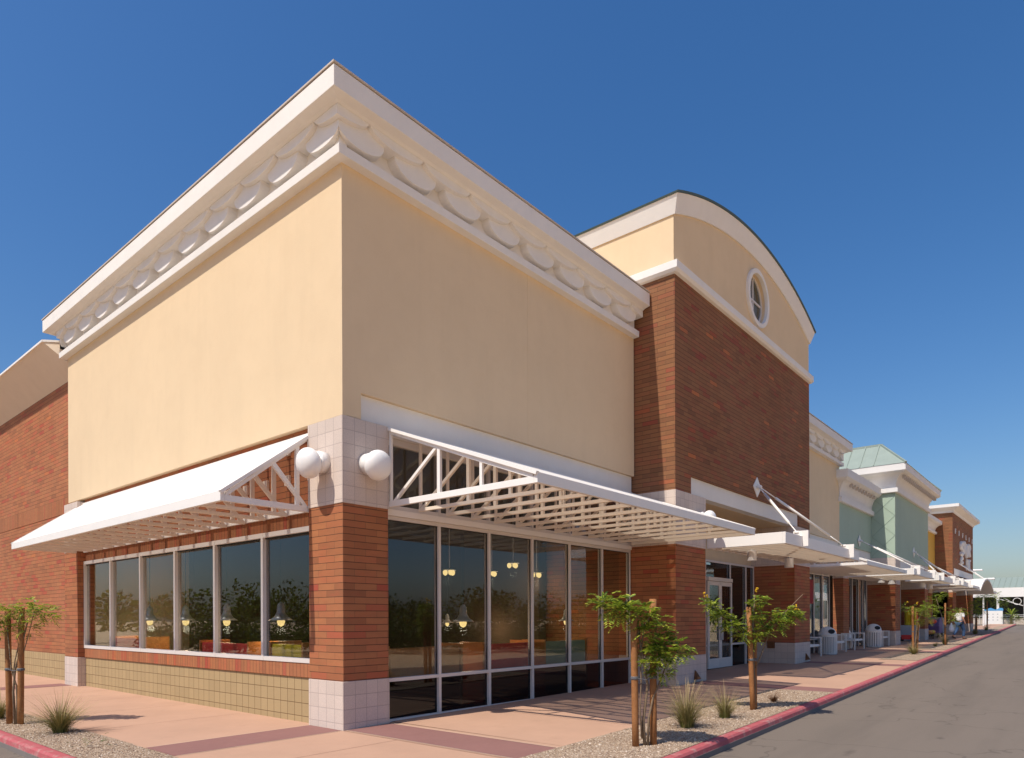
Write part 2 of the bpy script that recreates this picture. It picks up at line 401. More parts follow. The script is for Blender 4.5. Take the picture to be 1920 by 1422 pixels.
G = 0.0085
def gz(x): return 0.0 if x < 0 else G * min(x, 130)
CAMP = Vector((-5.967, -8.24, 1.6))
A = 0.702411525
FWD = Vector((math.cos(A), math.sin(A), 0)); RGT = Vector((math.sin(A), -math.cos(A), 0))

# ------------------------------------------------------------------ ground, road, kerb
def kerb_path():
    pts = [(-3.3, 40.0), (-3.3, 20.0), (-3.3, 8.0), (-3.3, 3.0), (-3.3, -1.6)]
    cx, cy, r = -0.3, -1.6, 3.0
    for k in range(1, 12):
        t = PI + k / 12 * PI / 2; pts.append((cx + r*math.cos(t), cy + r*math.sin(t)))
    for x in (-0.2, 1, 3, 5, 8, 12, 16, 20, 26, 32, 40, 50, 60, 75, 92):
        pts.append((x, -4.67 + 0.0335 * max(x, 0)))
    return pts
KP = kerb_path()
def inset(path, d):
    out = []
    for i, p in enumerate(path):
        a = Vector(path[max(i-1, 0)]); b = Vector(path[min(i+1, len(path)-1)])
        t = (b - a).normalized(); n = Vector((-t.y, t.x))   # left of travel = towards the buildings
        out.append((p[0] + n.x*d, p[1] + n.y*d))
    return out
def ribbon(mb, a, b, za, zb):
    base = len(mb.v); n = len(a)
    for p in a: mb.v.append((p[0], p[1], gz(p[0]) + za))
    for p in b: mb.v.append((p[0], p[1], gz(p[0]) + zb))
    for i in range(n-1): mb.f.append((base+i, base+i+1, base+n+i+1, base+n+i))
k0 = inset(KP, 0.0); k1 = inset(KP, 0.012); k1b = inset(KP, 0.035); k2 = inset(KP, 0.15); k3 = inset(KP, 0.165)
m = MB(); ribbon(m, k0, k1, -0.085, -0.025); ribbon(m, k1, k1b, -0.025, 0.0); ribbon(m, k1b, k2, 0.0, 0.0); ribbon(m, k2, k3, 0.0, -0.05)
structure('kerb', m, 'kerb')
g0 = inset(KP, -0.004); m = MB(); ribbon(m, g0, g0, -0.19, -0.08); ribbon(m, g0, inset(KP, .01), -0.08, -0.08); structure('kerb_base', m, 'gutter')

def sheet(xs, y0, y1, dz, mb=None):
    mb = mb or MB()
    fy0 = y0 if callable(y0) else (lambda x: y0); fy1 = y1 if callable(y1) else (lambda x: y1)
    b = len(mb.v)
    for x in xs: mb.v.append((x, fy0(x), gz(x) + dz)); mb.v.append((x, fy1(x), gz(x) + dz))
    for i in range(len(xs)-1): mb.f.append((b+2*i, b+2*i+2, b+2*i+3, b+2*i+1))
    return mb
structure('ground', sheet([-900, -120, 0, 130, 900], -900, 900, -0.30), 'lot')
structure('road', sheet([-11, -5, 0, 50, 130], -9.4, 60, -0.15), 'asphalt')
# pavement follows the kerb
m = MB(); inn = inset(KP, 0.155)
poly = inn
b = len(m.v)
for p in inn: m.v.append((p[0], p[1], gz(p[0]) - 0.004))
for p in inn:
    q = (12.0, p[1]) if p[1] > 0.8 and p[0] < 0 else ((max(p[0], 1.2), 0.9) if p[0] > -2 else (1.2, 0.9))
    if p[1] <= 0.8 and p[0] < -0.3: q = (1.0, 0.8)
    if p[0] > 0.9: q = (p[0], 0.9)
    m.v.append((q[0], q[1], gz(p[0] if p[0] > 0.9 else 0) - 0.004))
n = len(inn)
for i in range(n-1): m.f.append((b+i, b+i+1, b+n+i+1, b+n+i))
structure('pavement', m, 'walk')
def walk_edge(x): return -3.235 + 0.0285 * max(x, 0)
def kin(x): return -4.67 + 0.0335 * max(x, 0) + 0.15
bands = MB()
for i, x0 in enumerate((0.05, 8.95, 17.1, 25.6, 31.2, 40.0, 49.5)):
    far = kin if i in (1, 2, 3, 4, 5, 6) else walk_edge
    sheet([x0, x0 + 0.78], (lambda x, far=far: far(x) + 0.01), lambda x: -0.02, 0.0, bands)
sheet([-2.38, -0.015], 0.02, 0.83, 0.0, bands)
sheet([-2.38, -0.08], 11.0, 11.8, 0.0, bands)
structure('red_paving_band', bands, 'walk_band')
jl = MB(); 
for x0 in (0.85, 0.03, 9.75, 8.93, 17.08, 17.9, 25.58, 26.4):
    sheet([x0, x0 + 0.016], (lambda x: walk_edge(x) + 0.02), -0.03, 0.0, jl)
for y0 in (0.84, 0.0): sheet([-2.36, -0.02], y0, y0 + 0.014, 0.0, jl)
structure('pale_paving_joint', jl, 'joint')
jd = MB()
for x0 in (2.9, 4.95, 7.0, 11.8, 13.9, 16.0, 19.9, 22.2, 24.2, 28.2, 30.2): sheet([x0, x0 + 0.008], lambda x: walk_edge(x) + 0.02, -0.03, 0.0, jd)
for y0 in (2.9, 4.95, 7.0, 9.0, 13.8, 15.8): sheet([-2.36, -0.02], y0, y0 + 0.008, 0.0, jd)
sheet([-0.02, -0.01], -3.1, -0.02, 0.0, jd); sheet([-2.36, -0.02], -1.2, -1.192, 0.0, jd)
structure('paving_joint', jd, 'jointd')
def bed(x0, x1):
    xs = [x0 + (x1-x0)*i/10 for i in range(11)]
    return sheet(xs, lambda x: kin(x) - 0.005, walk_edge, 0.003)
bedm = MB(); BEDS = ((-0.25, 8.9), (20.0, 25.5), (27.6, 39.8), (42.6, 49.3), (50.5, 80))
for a_, b_ in BEDS:
    xs = [a_ + (b_-a_)*i/10 for i in range(11)]; sheet(xs, lambda x: kin(x) - 0.005, walk_edge, 0.006, bedm)
structure('gravel_bed', bedm, 'gravel')
bl = MB(); 
for (a_, b_) in ((-0.15, 1.2), (1.2, 3), (3, 6), (6, 40)): sheet([-3.16, -2.40 + 0.02*math.sin(a_)], a_, b_, 0.006, bl)
structure('gravel_strip', bl, 'gravel')
# loose stones on the beds
pb = MB()
def pebble(x, y, z, r):
    ax = [Vector((random.uniform(.7,1.3)*r,0,0)), Vector((0,random.uniform(.7,1.3)*r,0)), Vector((0,0,random.uniform(.5,.9)*r))]
    t = random.uniform(0, PI); rot = Matrix.Rotation(t, 3, 'Z') @ Matrix.Rotation(random.uniform(-.5,.5), 3, 'X')
    c = Vector((x, y, z)); v = [c + rot @ a for a in (ax[0], ax[1], -ax[0], -ax[1], ax[2], -ax[2])]
    pb.add(v, [(0,1,4),(1,2,4),(2,3,4),(3,0,4),(1,0,5),(2,1,5),(3,2,5),(0,3,5)])
for i in range(9000):
    x = -0.2 + 9.0 * random.random() ** 1.6; y = random.uniform(kin(x) + .01, walk_edge(x) - .02)
    pebble(x, y, gz(x) + 0.008, random.uniform(0.006, 0.014) * (1 if random.random() < .93 else 1.6))
for i in range(3600):
    y = -0.1 + 6.5 * random.random(); x = random.uniform(-3.14, -2.42); pebble(x, y, 0.008, random.uniform(0.007, 0.015))
structure('loose_gravel', pb, 'gravelstone', kind='stuff')
# hills beyond the frame, seen only in the window glass
hm = MB()
for k in range(60):
    a0 = 2.2 + k / 60 * 3.2
    d = 420; h = 26 + 22 * noise.noise(Vector((k * .23, 3.1, 0))) + 8 * noise.noise(Vector((k * .9, 0, 7)))
    hm.v += [(d*math.cos(a0), d*math.sin(a0), -1), ((d+60)*math.cos(a0), (d+60)*math.sin(a0), max(h, 6)), ((d+160)*math.cos(a0), (d+160)*math.sin(a0), -1)]
for k in range(59):
    for j in range(2): hm.f.append((3*k+j, 3*k+3+j, 3*k+4+j, 3*k+1+j))
structure('hills', hm, plain('dusty_hill', (0.16, 0.13, 0.11), 0.95))

# ------------------------------------------------------------------ generic facade pieces
def mitre(path, closed=False):
    """axis-aligned 2-D path -> [(pt, outward mitre)], outward = right of travel direction"""
    out = []
    for i, p in enumerate(path):
        ds = []
        if i > 0: d = Vector(p) - Vector(path[i-1]); ds.append(d.normalized())
        if i < len(path)-1: d = Vector(path[i+1]) - Vector(p); ds.append(d.normalized())
        ns = [Vector((d.y, -d.x)) for d in ds]
        o = ns[0] if len(ns) == 1 else (ns[0] + ns[1]) / (1 + ns[0].dot(ns[1]))
        out.append((p, (o.x, o.y)))
    return out
# travelling from the left end (large Y) to the corner and then along +X keeps "outward" on the right:
def frieze_scales(mb, tomap, t0, t1, mod, z0, z1, corner=True):
    """two staggered rows of hanging scales with broad chamfered edges; at the corner they are mitred"""
    def scale(cx, zt, zb, hw, pb_, pf, e, bulge, pw):
        def outline(hw_, zb_, p):
            lo = t0 - (p if corner else 0); zm = zb_ + (zt - zb_) * bulge; pts = [(cx - hw_, zt)]
            for k in range(17):
                t = PI + PI * k / 16
                pts.append((cx + hw_ * math.copysign(abs(math.cos(t)) ** pw, math.cos(t)), zm + (zm - zb_) * math.sin(t)))
            pts.append((cx + hw_, zt)); return [(min(max(a, lo), t1), b) for a, b in pts]
        lv = [outline(hw + e, zb - e * .55, pb_), outline(hw + e * .25, zb - e * .14, pf - .02), outline(hw, zb, pf)]
        base = len(mb.v); n = len(lv[0])
        for o_, p in zip(lv, (pb_, pf - .02, pf)):
            for q in o_: mb.v.append(tomap(q[0], q[1], p))
        for j in (0, 1):
            for i in range(n-1): mb.f.append((base+j*n+i, base+j*n+i+1, base+(j+1)*n+i+1, base+(j+1)*n+i))
        mb.f.append(tuple(base + 2*n + i for i in range(n)))
    c = t0 + .20 * mod
    while c - mod * .4 < t1:
        scale(c, z1, z0 + .035, 0.40 * mod, 0.0, 0.178, 0.03, 0.57, .9); c += mod
    c = t0 - .20 * mod
    while c - mod * .45 < t1:
        if c + mod * .5 > t0: scale(c, z1, z0 + .275, 0.485 * mod, 0.0, 0.25, 0.03, 0.96, 1.0)
        c += mod

def big_cornice(parent, path, dz=0.0, runs=()):
    P = mitre(path)
    c = MB(); c.sweep([(-0.05, 8.80+dz), (0.26, 8.79+dz), (0.30, 8.815+dz), (0.43, 8.845+dz), (0.43, 9.135+dz), (-0.05, 9.135+dz)], P)
    o = c.build('cornice', 'trim', parent, 0.006)
    c = MB(); c.sweep([(-0.05, 9.137+dz), (0.445, 9.150+dz), (0.445, 9.175+dz), (-0.05, 9.185+dz)], P); c.build('coping', 'coping', o)
    b = MB(); b.sweep([(-0.02, 8.195+dz), (0.15, 8.20+dz), (0.155, 8.335+dz), (0.02, 8.37+dz)], P); b.build('belt_band', 'trim', parent, 0.006)
    f = MB(); f.sweep([(-0.03, 8.36+dz), (0.02, 8.365+dz), (0.02, 8.80+dz), (-0.03, 8.80+dz)], P)
    for fn, t0, t1, mod in runs: frieze_scales(f, fn, t0, t1, mod, 8.37+dz, 8.80+dz)
    if len(path) == 4: f.box(-.10, .02, -.10, .02, 8.365 + dz, 8.60 + dz)
    f.build('scalloped_frieze', 'trim', parent)

def storefront(parent, y, x0, x1, mull, z0, zbar, zhead, gl0, name='storefront', transom=None, spandrel=True):
    """glazed front facing -Y at plane y; returns the frame part"""
    w = 0.028
    fr = MB(); d0, d1 = y - 0.05, y + 0.06
    zs = [z0, z0 + 0.10]
    xs = [x0] + list(mull) + [x1]
    top = transom[1] if transom else zhead
    for i, x in enumerate(xs):
        fr.box(x - w if 0 < i else x, x + w if i < len(xs)-1 else x, d0, d1, z0, top)
    for i in range(len(xs)-1):
        a = xs[i] + w if i else xs[i] + w; b_ = xs[i+1] - w
        fr.box(a, b_, d0 + .003, d1, z0, z0 + 0.085)
        if zbar: fr.box(a, b_, d0 + .003, d1, zbar - 0.028, zbar + 0.028)
        fr.box(a, b_, d0 + .003, d1, zhead - 0.06, zhead)
        if transom: fr.box(a, b_, d0 + .003, d1, transom[0], transom[0] + 0.07); fr.box(a, b_, d0 + .003, d1, transom[1] - 0.10, transom[1])
    o = fr.build(name, 'frame', parent, 0.004)
    for i in range(len(xs)-1):
        a, b_ = xs[i] + w, xs[i+1] - w
        p = MB(); p.box(a, b_, y + 0.005, y + 0.011, (zbar + 0.028 if zbar else z0 + 0.085), zhead - 0.06); p.build('glass_pane', 'glass', o)
        if zbar: p = MB(); p.box(a, b_, y + 0.005, y + 0.011, z0 + 0.085, zbar - 0.028); p.build('spandrel_pane', 'spandrel', o)
        if transom: p = MB(); p.box(a, b_, y + 0.005, y + 0.011, transom[0] + 0.07, transom[1] - 0.10); p.build('clerestory_pane', 'glass', o)
    gk = MB()
    for i in range(len(xs)-1):
        a, b_ = xs[i] + w, xs[i+1] - w; zt = zhead - 0.06; zb = zbar + 0.028 if zbar else z0 + .085
        gk.box(b_ - 0.014, b_, y - 0.012, y + 0.004, zb, zt); gk.box(a, b_ - 0.014, y - 0.012, y + 0.004, zt - 0.012, zt)
    gk.build('gasket', 'gasket', o)
    return o

# ------------------------------------------------------------------ corner building
XR, YL = 8.25, 11.45
cb = thing('corner_building', 'cream stucco corner building with scalloped cornice and brick corner pier', 'building', (0, 0, 0))
w = MB()
w.box(0, .3, 0, YL, 4.56, 9.1)
w.box(.3, .33, 0, .3, 4.56, 9.1); w.box(.33, 4.262, 0, .3, 4.95, 9.1); w.box(4.262, 4.267, 0.005, .3, 4.95, 9.1); w.box(4.267, XR, 0, .3, 4.95, 9.1)
w.box(.3, XR, .3, YL, 8.55, 8.7); w.box(.3, XR, YL - .3, YL, 0, 8.55)
w.build('stucco_wall', 'stucco', cb)
hb = MB(); hb.box(.33, XR, .075, .3, 4.44, 4.948); hb.build('header_band', 'band_white', cb)
big_cornice(cb, [(0.3, YL), (0, YL), (0, 0), (XR, 0)],
            runs=((lambda t, z, p: (-p, t, z), 0, YL, 1.055), (lambda t, z, p: (t, -p, z), 0, XR, 1.06)))
pier = MB(); pier.box(0, .833, 0, .855, .70, 3.29); pier = pier.build('corner_pier', 'brick', cb, 0.004)
q = MB(); q.box(-.010, .843, -.010, .865, -.3, .70); q.build('stone_base', 'stone', pier, 0.006)
q = MB(); q.box(-.010, .843, -.010, .865, 3.29, 4.555); q.build('stone_cap', 'stone', pier, 0.006)
# side wall under the short awning
q = MB(); q.box(.10, .3, .865, 10.6, -.3, .70); q.build('block_base', 'tanblock', cb)
q = MB(); q.box(.075, .3, .865, 10.6, .70, .924); q.build('brick_sill', 'brick_soldier', cb, 0.004)
q = MB(); q.box(.10, .3, .865, 10.6, 3.045, 3.27); q.build('head_course', 'brick_head', cb)
q = MB(); q.box(.10, .3, .865, 10.6, 3.27, 4.558); q.build('brick_spandrel', 'brick', cb)
q = MB(); q.box(.055, .10, .865, 10.6, 3.262, 3.345); q.build('awning_ledger', 'white', cb)
# ribbon window
rw = MB(); YM = [.865, 2.33, 3.99, 5.62, 7.28, 8.93, 10.6]; ww = .032
for i, y in enumerate(YM): rw.box(.06, .17, y - (ww if i else 0), y + (ww if i < 6 else 0), .925, 3.044)
for i in range(6):
    a, b_ = YM[i] + ww, YM[i+1] - ww
    rw.box(.063, .17, a, b_, .925, 1.0); rw.box(.063, .17, a, b_, 2.965, 3.044)
rwo = rw.build('ribbon_window', 'frame', cb, 0.004); gk = MB()
for i in range(6):
    a, b_ = YM[i] + ww, YM[i+1] - ww
    p = MB(); p.box(.125, .131, a, b_, 1.0, 2.965); p.build('glass_pane', 'glass', rwo)
    gk.box(.108, .124, a, a + .03, 1.0, 2.965); gk.box(.108, .124, a + .03, b_, 2.945, 2.965)
gk.build('gasket', 'gasket', rwo)
pl = MB(); pl.box(-.07, .3, 10.6, 11.5, .70, 3.29); pl = pl.build('side_pilaster', 'brick', cb, 0.004)
q = MB(); q.box(-.08, .3, 10.592, 11.508, -.3, .70); q.build('stone_base', 'stone', pl, 0.006)
q = MB(); q.box(-.08, .3, 10.592, 11.508, 3.29, 4.50); q.build('stone_cap', 'stone', pl, 0.006)
storefront(cb, .17, .846, 8.28, (2.04, 3.29, 4.55, 5.81, 7.06), -.05, .65, 3.22, 3.2, transom=(3.32, 4.44))
q = MB(); q.box(.846, 8.28, .09, .23, 3.222, 3.318); q.build('canopy_ledger', 'white', cb)
# rooms behind the glass
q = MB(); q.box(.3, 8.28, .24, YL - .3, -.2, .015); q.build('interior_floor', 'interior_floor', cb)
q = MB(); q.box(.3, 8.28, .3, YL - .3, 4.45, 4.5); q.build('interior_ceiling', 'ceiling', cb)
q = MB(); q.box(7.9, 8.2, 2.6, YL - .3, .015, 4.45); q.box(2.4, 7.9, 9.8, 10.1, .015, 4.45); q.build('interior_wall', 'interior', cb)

# ------------------------------------------------------------------ slatted awnings
def awning(name, label, along, length0, length1, depth, z_bot, z_top, spacing, wallp, parent_loc, post=None, endplate=True):
    """along='x': runs along X, hangs towards -Y; along='y': runs along Y, hangs towards -X. wallp: position of the wall plane"""
    t = thing(name, label, 'awning', parent_loc, 'slatted awnings on the shop fronts')
    mp = (lambda a, p, z: (a, wallp - p, z)) if along == 'x' else (lambda a, p, z: (wallp - p, a, z))
    H = .055; HE = .09
    n = max(2, int(round((length1 - length0) / spacing))); fr = MB()
    def member(a, p0, z0, p1, z1, w_, h_):
        d = Vector((p1 - p0, z1 - z0)).normalized(); nn = Vector((-d.y, d.x)) * h_ / 2
        poly = [(p0 - nn.x, z0 - nn.y), (p1 - nn.x, z1 - nn.y), (p1 + nn.x, z1 + nn.y), (p0 + nn.x, z0 + nn.y)]
        return poly
    zt_in, zt_out = z_top - .004, z_bot + HE + .0
    for i in range(n + 1):
        a = length0 + .03 + (length1 - length0 - .06) * i / n
        tr = MB()
        def add(poly, w_): tr.prism(poly, lambda q: mp(a - w_/2, q[0], q[1]), lambda q: mp(a + w_/2, q[0], q[1]))
        wd = .055; h_ = HE if i in (0, n) else H
        add([(.0, z_bot), (depth - .06, z_bot), (depth - .06, z_bot + h_), (.0, z_bot + h_)], wd)
        add([(0.0, zt_in - .07), (depth - .08, zt_out - .03), (depth - .08, zt_out + .032), (0.0, zt_in)], wd - .004)
        pp = post if post else depth * .4
        zc = zt_in + (zt_out - zt_in) * pp / depth - .05
        add([(pp - .03, z_bot + H), (pp + .03, z_bot + H), (pp + .03, zc), (pp - .03, zc)], wd - .008)
        if depth > 2:
            add([(.04, z_bot + H), (.12, z_bot + H), (pp - .04, zc), (pp - .11, zc + .01)], wd - .012)
            add([(-.0, z_bot + H), (.04, z_bot + H), (.04, zt_in - .06), (0, zt_in - .05)], wd - .01)
            p2 = depth * .66; z2 = zt_in + (zt_out - zt_in) * p2 / depth - .045
            add([(p2 - .025, z_bot + H), (p2 + .025, z_bot + H), (p2 + .025, z2), (p2 - .025, z2)], wd - .014)
        else:
            add([(.02, z_bot + H), (.10, z_bot + H), (depth*.47, zt_in + (zt_out-zt_in)*.45 - .05), (depth*.42, zt_in + (zt_out-zt_in)*.42 - .05)], wd - .012)
            tr.prism([(-.045, zt_in - .22), (.0, zt_in - .22), (.0, zt_in - .06), (-.045, zt_in - .06)], lambda q: mp(a - .06, q[0], q[1]), lambda q: mp(a + .06, q[0], q[1]))
            tr.prism([(-.045, z_bot + .5), (.0, z_bot + .5), (.0, z_bot + .66), (-.045, z_bot + .66)], lambda q: mp(a - .06, q[0], q[1]), lambda q: mp(a + .06, q[0], q[1]))
        tr.build('truss', 'white' if (i == 0) else 'steel_bounce', t, 0.003)  # first truss plain white, the others in the bounce-tinted steel
    pn = MB()
    c4 = [mp(a_, p_, z_) for a_, p_, z_ in ((length0, -.03, z_top + .02), (length1, -.03, z_top + .02), (length1, depth, zt_out + .045), (length0, depth, zt_out + .045))]
    pn.add(c4, [(0, 1, 2, 3)]); pn.build('roof_panel', 'perforated', t)
    eg = MB()
    for a_ in (length0, length1): eg.bar(mp(a_, -.03, z_top + .005), mp(a_, depth, zt_out + .03), .06, .045)
    eg.bar(mp(length0 + .03, -.01, z_top + .0), mp(length1 - .03, -.01, z_top + .0), .04, .045)
    eg.build('edge_trim', 'white', t)
    fs = MB(); fs.prism([(depth - .058, z_bot), (depth, z_bot), (depth, zt_out + .044), (depth - .058, zt_out + .044)], lambda q: mp(length0, q[0], q[1]), lambda q: mp(length1, q[0], q[1]))
    fs.build('fascia', 'white', t, 0.004)
    return t
awning('slatted_awning', 'short white awning over the ribbon window on the sunlit side wall', 'y', .875, 10.7, 1.43, 3.24, 4.44, .64, .05, (0.05, 5.8, 3.24), .22)
awning('slatted_awning', 'deep white slatted awning over the tall corner storefront', 'x', .85, 8.18, 2.9, 3.325, 4.53, .61, .0, (4.5, 0, 3.32), 1.09)

# ------------------------------------------------------------------ wall lamps
def wall_lamp(label, base, out, k=1.0, group='white dome lamps on the piers'):
    """base: point on wall, out: unit outward vector"""
    t = thing('wall_lamp', label, 'lamp', base, group)
    o = Vector(out); rot = o.to_track_quat('Z', 'Y').to_matrix().to_4x4()
    T = Matrix.Translation(base) @ rot
    q = MB(); q.lathe([(.0, 0), (.165*k, .0), (.165*k, .13*k), (.15*k, .15*k), (.0, .15*k)], 28, T); q.build('canopy_ring', 'lamp_white', t, 0, True)
    pr = [(0.0, .12*k)]
    for i in range(15):
        a = PI * i / 14; pr.append((max(.001, .235*k*math.sin(a) ** .9), .29*k - .16*k*math.cos(a)))
    q = MB(); q.lathe(pr, 32, T @ Matrix.Rotation(R(10), 4, 'X')); q.build('dome', 'lamp_white', t, 0, True)
    return t
wall_lamp('white dome lamp on the sunlit side of the corner pier', (-.010, .43, 3.92), (-1, 0, 0), .95)
wall_lamp('white dome lamp on the shaded street side of the corner pier', (.42, -.010, 3.90), (0, -1, 0), .95)

# ------------------------------------------------------------------ left brick wing
bw = thing('brick_wing', 'brick wing beyond the corner building, with flared parapet', 'building', (.3, 20, 0))
q = MB(); q.box(.3, .6, YL + .003, 34, .70, 4.45); q.box(.3, .6, YL + .003, 34, 4.875, 8.0); q.build('brick_wall', 'brick', bw)
q = MB(); q.box(.29, .6, YL + .003, 34, 4.45, 4.875); q.build('vertical_brick_band', 'brick_band', bw, 0.004)
q = MB(); q.box(.3, .6, 11.51, 34, -.3, .70); q.build('block_base', 'tanblock', bw)
q = MB()
q.add([(.298, YL+.01, 7.93), (.298, 34, 7.93), (-.36, 34, 8.70), (-.36, 12.13, 8.70), (.28, 11.62, 8.72), (.6, 34, 8.70), (.6, YL + .01, 8.72), (.6, YL + .01, 7.93), (.6, 34, 7.93)],
      [(0, 1, 2, 3), (0, 3, 4), (3, 2, 5, 6, 4), (0, 4, 6, 7), (0, 7, 8, 1), (1, 8, 5, 2), (7, 6, 5, 8)])
q.build('flared_parapet', stucco('buff_parapet', (0.70, 0.58, 0.45)), bw)
q = MB(); q.bar((-.36, 12.11, 8.72), (-.36, 34, 8.72), .05, .05); q.bar((-.36, 12.13, 8.722), (.28, 11.62, 8.742), .05, .05); q.build('parapet_coping', 'white', bw)

# ------------------------------------------------------------------ arched entrance tower
TX0, TX1, TY = 8.29, 17.97, -1.04
tw = thing('arched_tower', 'brick entrance tower with curved gable and round window', 'building', (13.1, TY, 0))
def pier_at(parent, x0, x1, y0, y1, zb, zc, zt, brickmat='brick', sproud=.008):
    o = MB().box(x0, x1, y0, y1, zb, zc).build('brick_pier', brickmat, parent, 0.004)
    g = -.4
    MB().box(x0 - sproud, x1 + sproud, y0 - sproud, y1, g, zb).build('stone_base', 'stone', o, 0.006)
    MB().box(x0 - sproud, x1 + sproud, y0 - sproud, y1, zc, zt).build('stone_cap', 'stone', o, 0.006)
    return o
pier_at(tw, TX0, 9.87, TY, .45, .72, 3.29, 4.53)
pier_at(tw, 16.43, TX1, TY, .45, .80, 3.29, 4.53)
q = MB()
q.box(TX0, 9.09, TY, -.74, 4.53, 4.95); q.box(16.91, TX1, TY, -.74, 4.53, 4.95)
q.box(TX0, TX1, TY, -.74, 4.95, 9.42)
q.box(TX0, TX0 + .3, -.74, 9, 4.53, 9.42); q.box(TX0, TX0 + .3, .45, 9, -.3, 4.53)
q.box(TX1 - .3, TX1, -.74, 9, 4.53, 9.42)
q.build('brick_wall', 'brick_shaded', tw)
MB().box(9.09, 16.91, TY + .06, -.74, 4.535, 4.948).build('sign_band', 'band_white', tw)
MB().box(9.88, 16.42, -.74, .45, 4.53, 4.6).build('entry_soffit', 'stucco', tw)
MB().box(9.87, 16.43, .36, .45, 3.32, 4.53).build('entry_wall', 'stucco', tw)
P = mitre([(TX0, 9), (TX0, TY), (TX1, TY), (TX1, 9)])
MB().sweep([(-.03, 9.42), (.07, 9.44), (.12, 9.50), (.12, 9.67), (-.03, 9.69)], P).build('belt_band', 'trim', tw, 0.006)
# gable
XC = (TX0 + TX1) / 2; HALF = (TX1 - TX0) / 2; RISE = .93; RAD = (HALF**2 + RISE**2) / (2 * RISE); Z0 = 10.74
def arc(hw, dz, n=40):
    return [(XC - hw + 2*hw*i/n, Z0 + dz - (RAD - RISE) + math.sqrt(RAD**2 - (-hw + 2*hw*i/n)**2)) for i in range(n+1)]
prof = arc(HALF, 0.06)
WX, WZ, WR = 13.33, 10.62, .685
def gable_face():
    # wall with a round hole: fan between the outline and the circle
    q = MB(); n = 64; outl = [(TX0, 9.68), (TX1, 9.68)] + list(reversed(prof))
    def hit(a):
        d = Vector((math.cos(a), math.sin(a))); best = None
        for i in range(len(outl)):
            p, r = Vector(outl[i]), Vector(outl[(i+1) % len(outl)]); e = r - p; den = d.x*e.y - d.y*e.x
            if abs(den) < 1e-9: continue
            w_ = p - Vector((WX, WZ)); t = (w_.x*e.y - w_.y*e.x)/den; u = (w_.x*d.y - w_.y*d.x)/den
            if t > 0 and -1e-6 <= u <= 1 + 1e-6 and (best is None or t < best): best = t
        return (WX + d.x*best, WZ + d.y*best)
    angs = sorted([2*PI*i/n for i in range(n)] + [math.atan2(p[1]-WZ, p[0]-WX) % (2*PI) for p in outl])
    y0 = TY + .012
    for a in angs:
        h = hit(a); q.v.append((h[0], y0, h[1])); q.v.append((WX + WR*math.cos(a), y0, WZ + WR*math.sin(a))); q.v.append((WX + WR*math.cos(a), y0 + .3, WZ + WR*math.sin(a)))
    k = len(angs)
    for i in range(k):
        j = (i+1) % k; q.f.append((3*i, 3*j, 3*j+1, 3*i+1)); q.f.append((3*i+1, 3*j+1, 3*j+2, 3*i+2))
    q.box(TX0 + .001, TX0 + .3, TY + .02, 9, 9.68, 10.8); q.box(TX1 - .3, TX1 - .001, TY + .02, 9, 9.68, 10.8)
    return q
gable_face().build('gable_wall', 'stucco', tw)
# curved cap, flaring outward at the top
def arch_cap(name, y_in, p0, p1, h, lo, mat, yb=None):
    q = MB(); n = 40; a0 = arc(HALF + p0, lo, n); a1 = arc(HALF + p1, lo + h, n)
    yb_ = y_in + .02 if yb is None else yb
    for i in range(n+1):
        q.v += [(a0[i][0], TY - p0, a0[i][1]), (a1[i][0], TY - p1, a1[i][1]), (a1[i][0], yb_, a1[i][1]), (a0[i][0], yb_, a0[i][1])]
    for i in range(n):
        for k in range(4): q.f.append((4*i+k, 4*i+4+k, 4*i+4+(k+1) % 4, 4*i+(k+1) % 4))
    q.f.append((0, 1, 2, 3)); q.f.append((4*n+3, 4*n+2, 4*n+1, 4*n))
    return q.build(name, mat, tw)
arch_cap('curved_cap', TY, .03, .15, .42, .03, 'trim', 9)
arch_cap('barrel_roof', TY, .17, .185, .045, .455, 'dark_roof', 9.1)
# round window
rwp = MB(); T = Matrix.Translation((WX, TY + .012, WZ)) @ Matrix.Rotation(R(90), 4, 'X')
def ring(q, r0, r1, z0, z1, T, n=56):
    b = len(q.v)
    for k in range(n):
        a = 2*PI*k/n
        for r, z in ((r0, z0), (r1, z0), (r1, z1), (r0, z1)): q.v.append(tuple(T @ Vector((r*math.cos(a), r*math.sin(a), z))))
    for k in range(n):
        j = (k+1) % n
        for c in range(4): q.f.append((b+4*k+c, b+4*k+(c+1) % 4, b+4*j+(c+1) % 4, b+4*j+c))
ring(rwp, WR - .012, .80, -.02, .08, T); rwo2 = rwp.build('round_window', 'trim', tw, 0.01)
q = MB(); ring(q, WR - .05, WR - .005, -.17, -.10, T)
q.box(WX - .025, WX + .025, TY + .115, TY + .18, WZ - WR + .1, WZ + WR - .1)
q.box(WX - WR + .1, WX - .025, TY + .117, TY + .178, WZ - .025, WZ + .025); q.box(WX + .025, WX + WR - .1, TY + .117, TY + .178, WZ - .025, WZ + .025)
q.build('window_frame', 'frame', rwo2)
q = MB(); q.lathe([(WR - .02, -.142), (WR - .02, -.135)], 48, T); q.build('glass_pane', 'glass_sky', rwo2)
MB().box(12.3, 14.3, -.55, -.5, 9.75, 11.4).build('attic_backing', 'ceiling', tw)
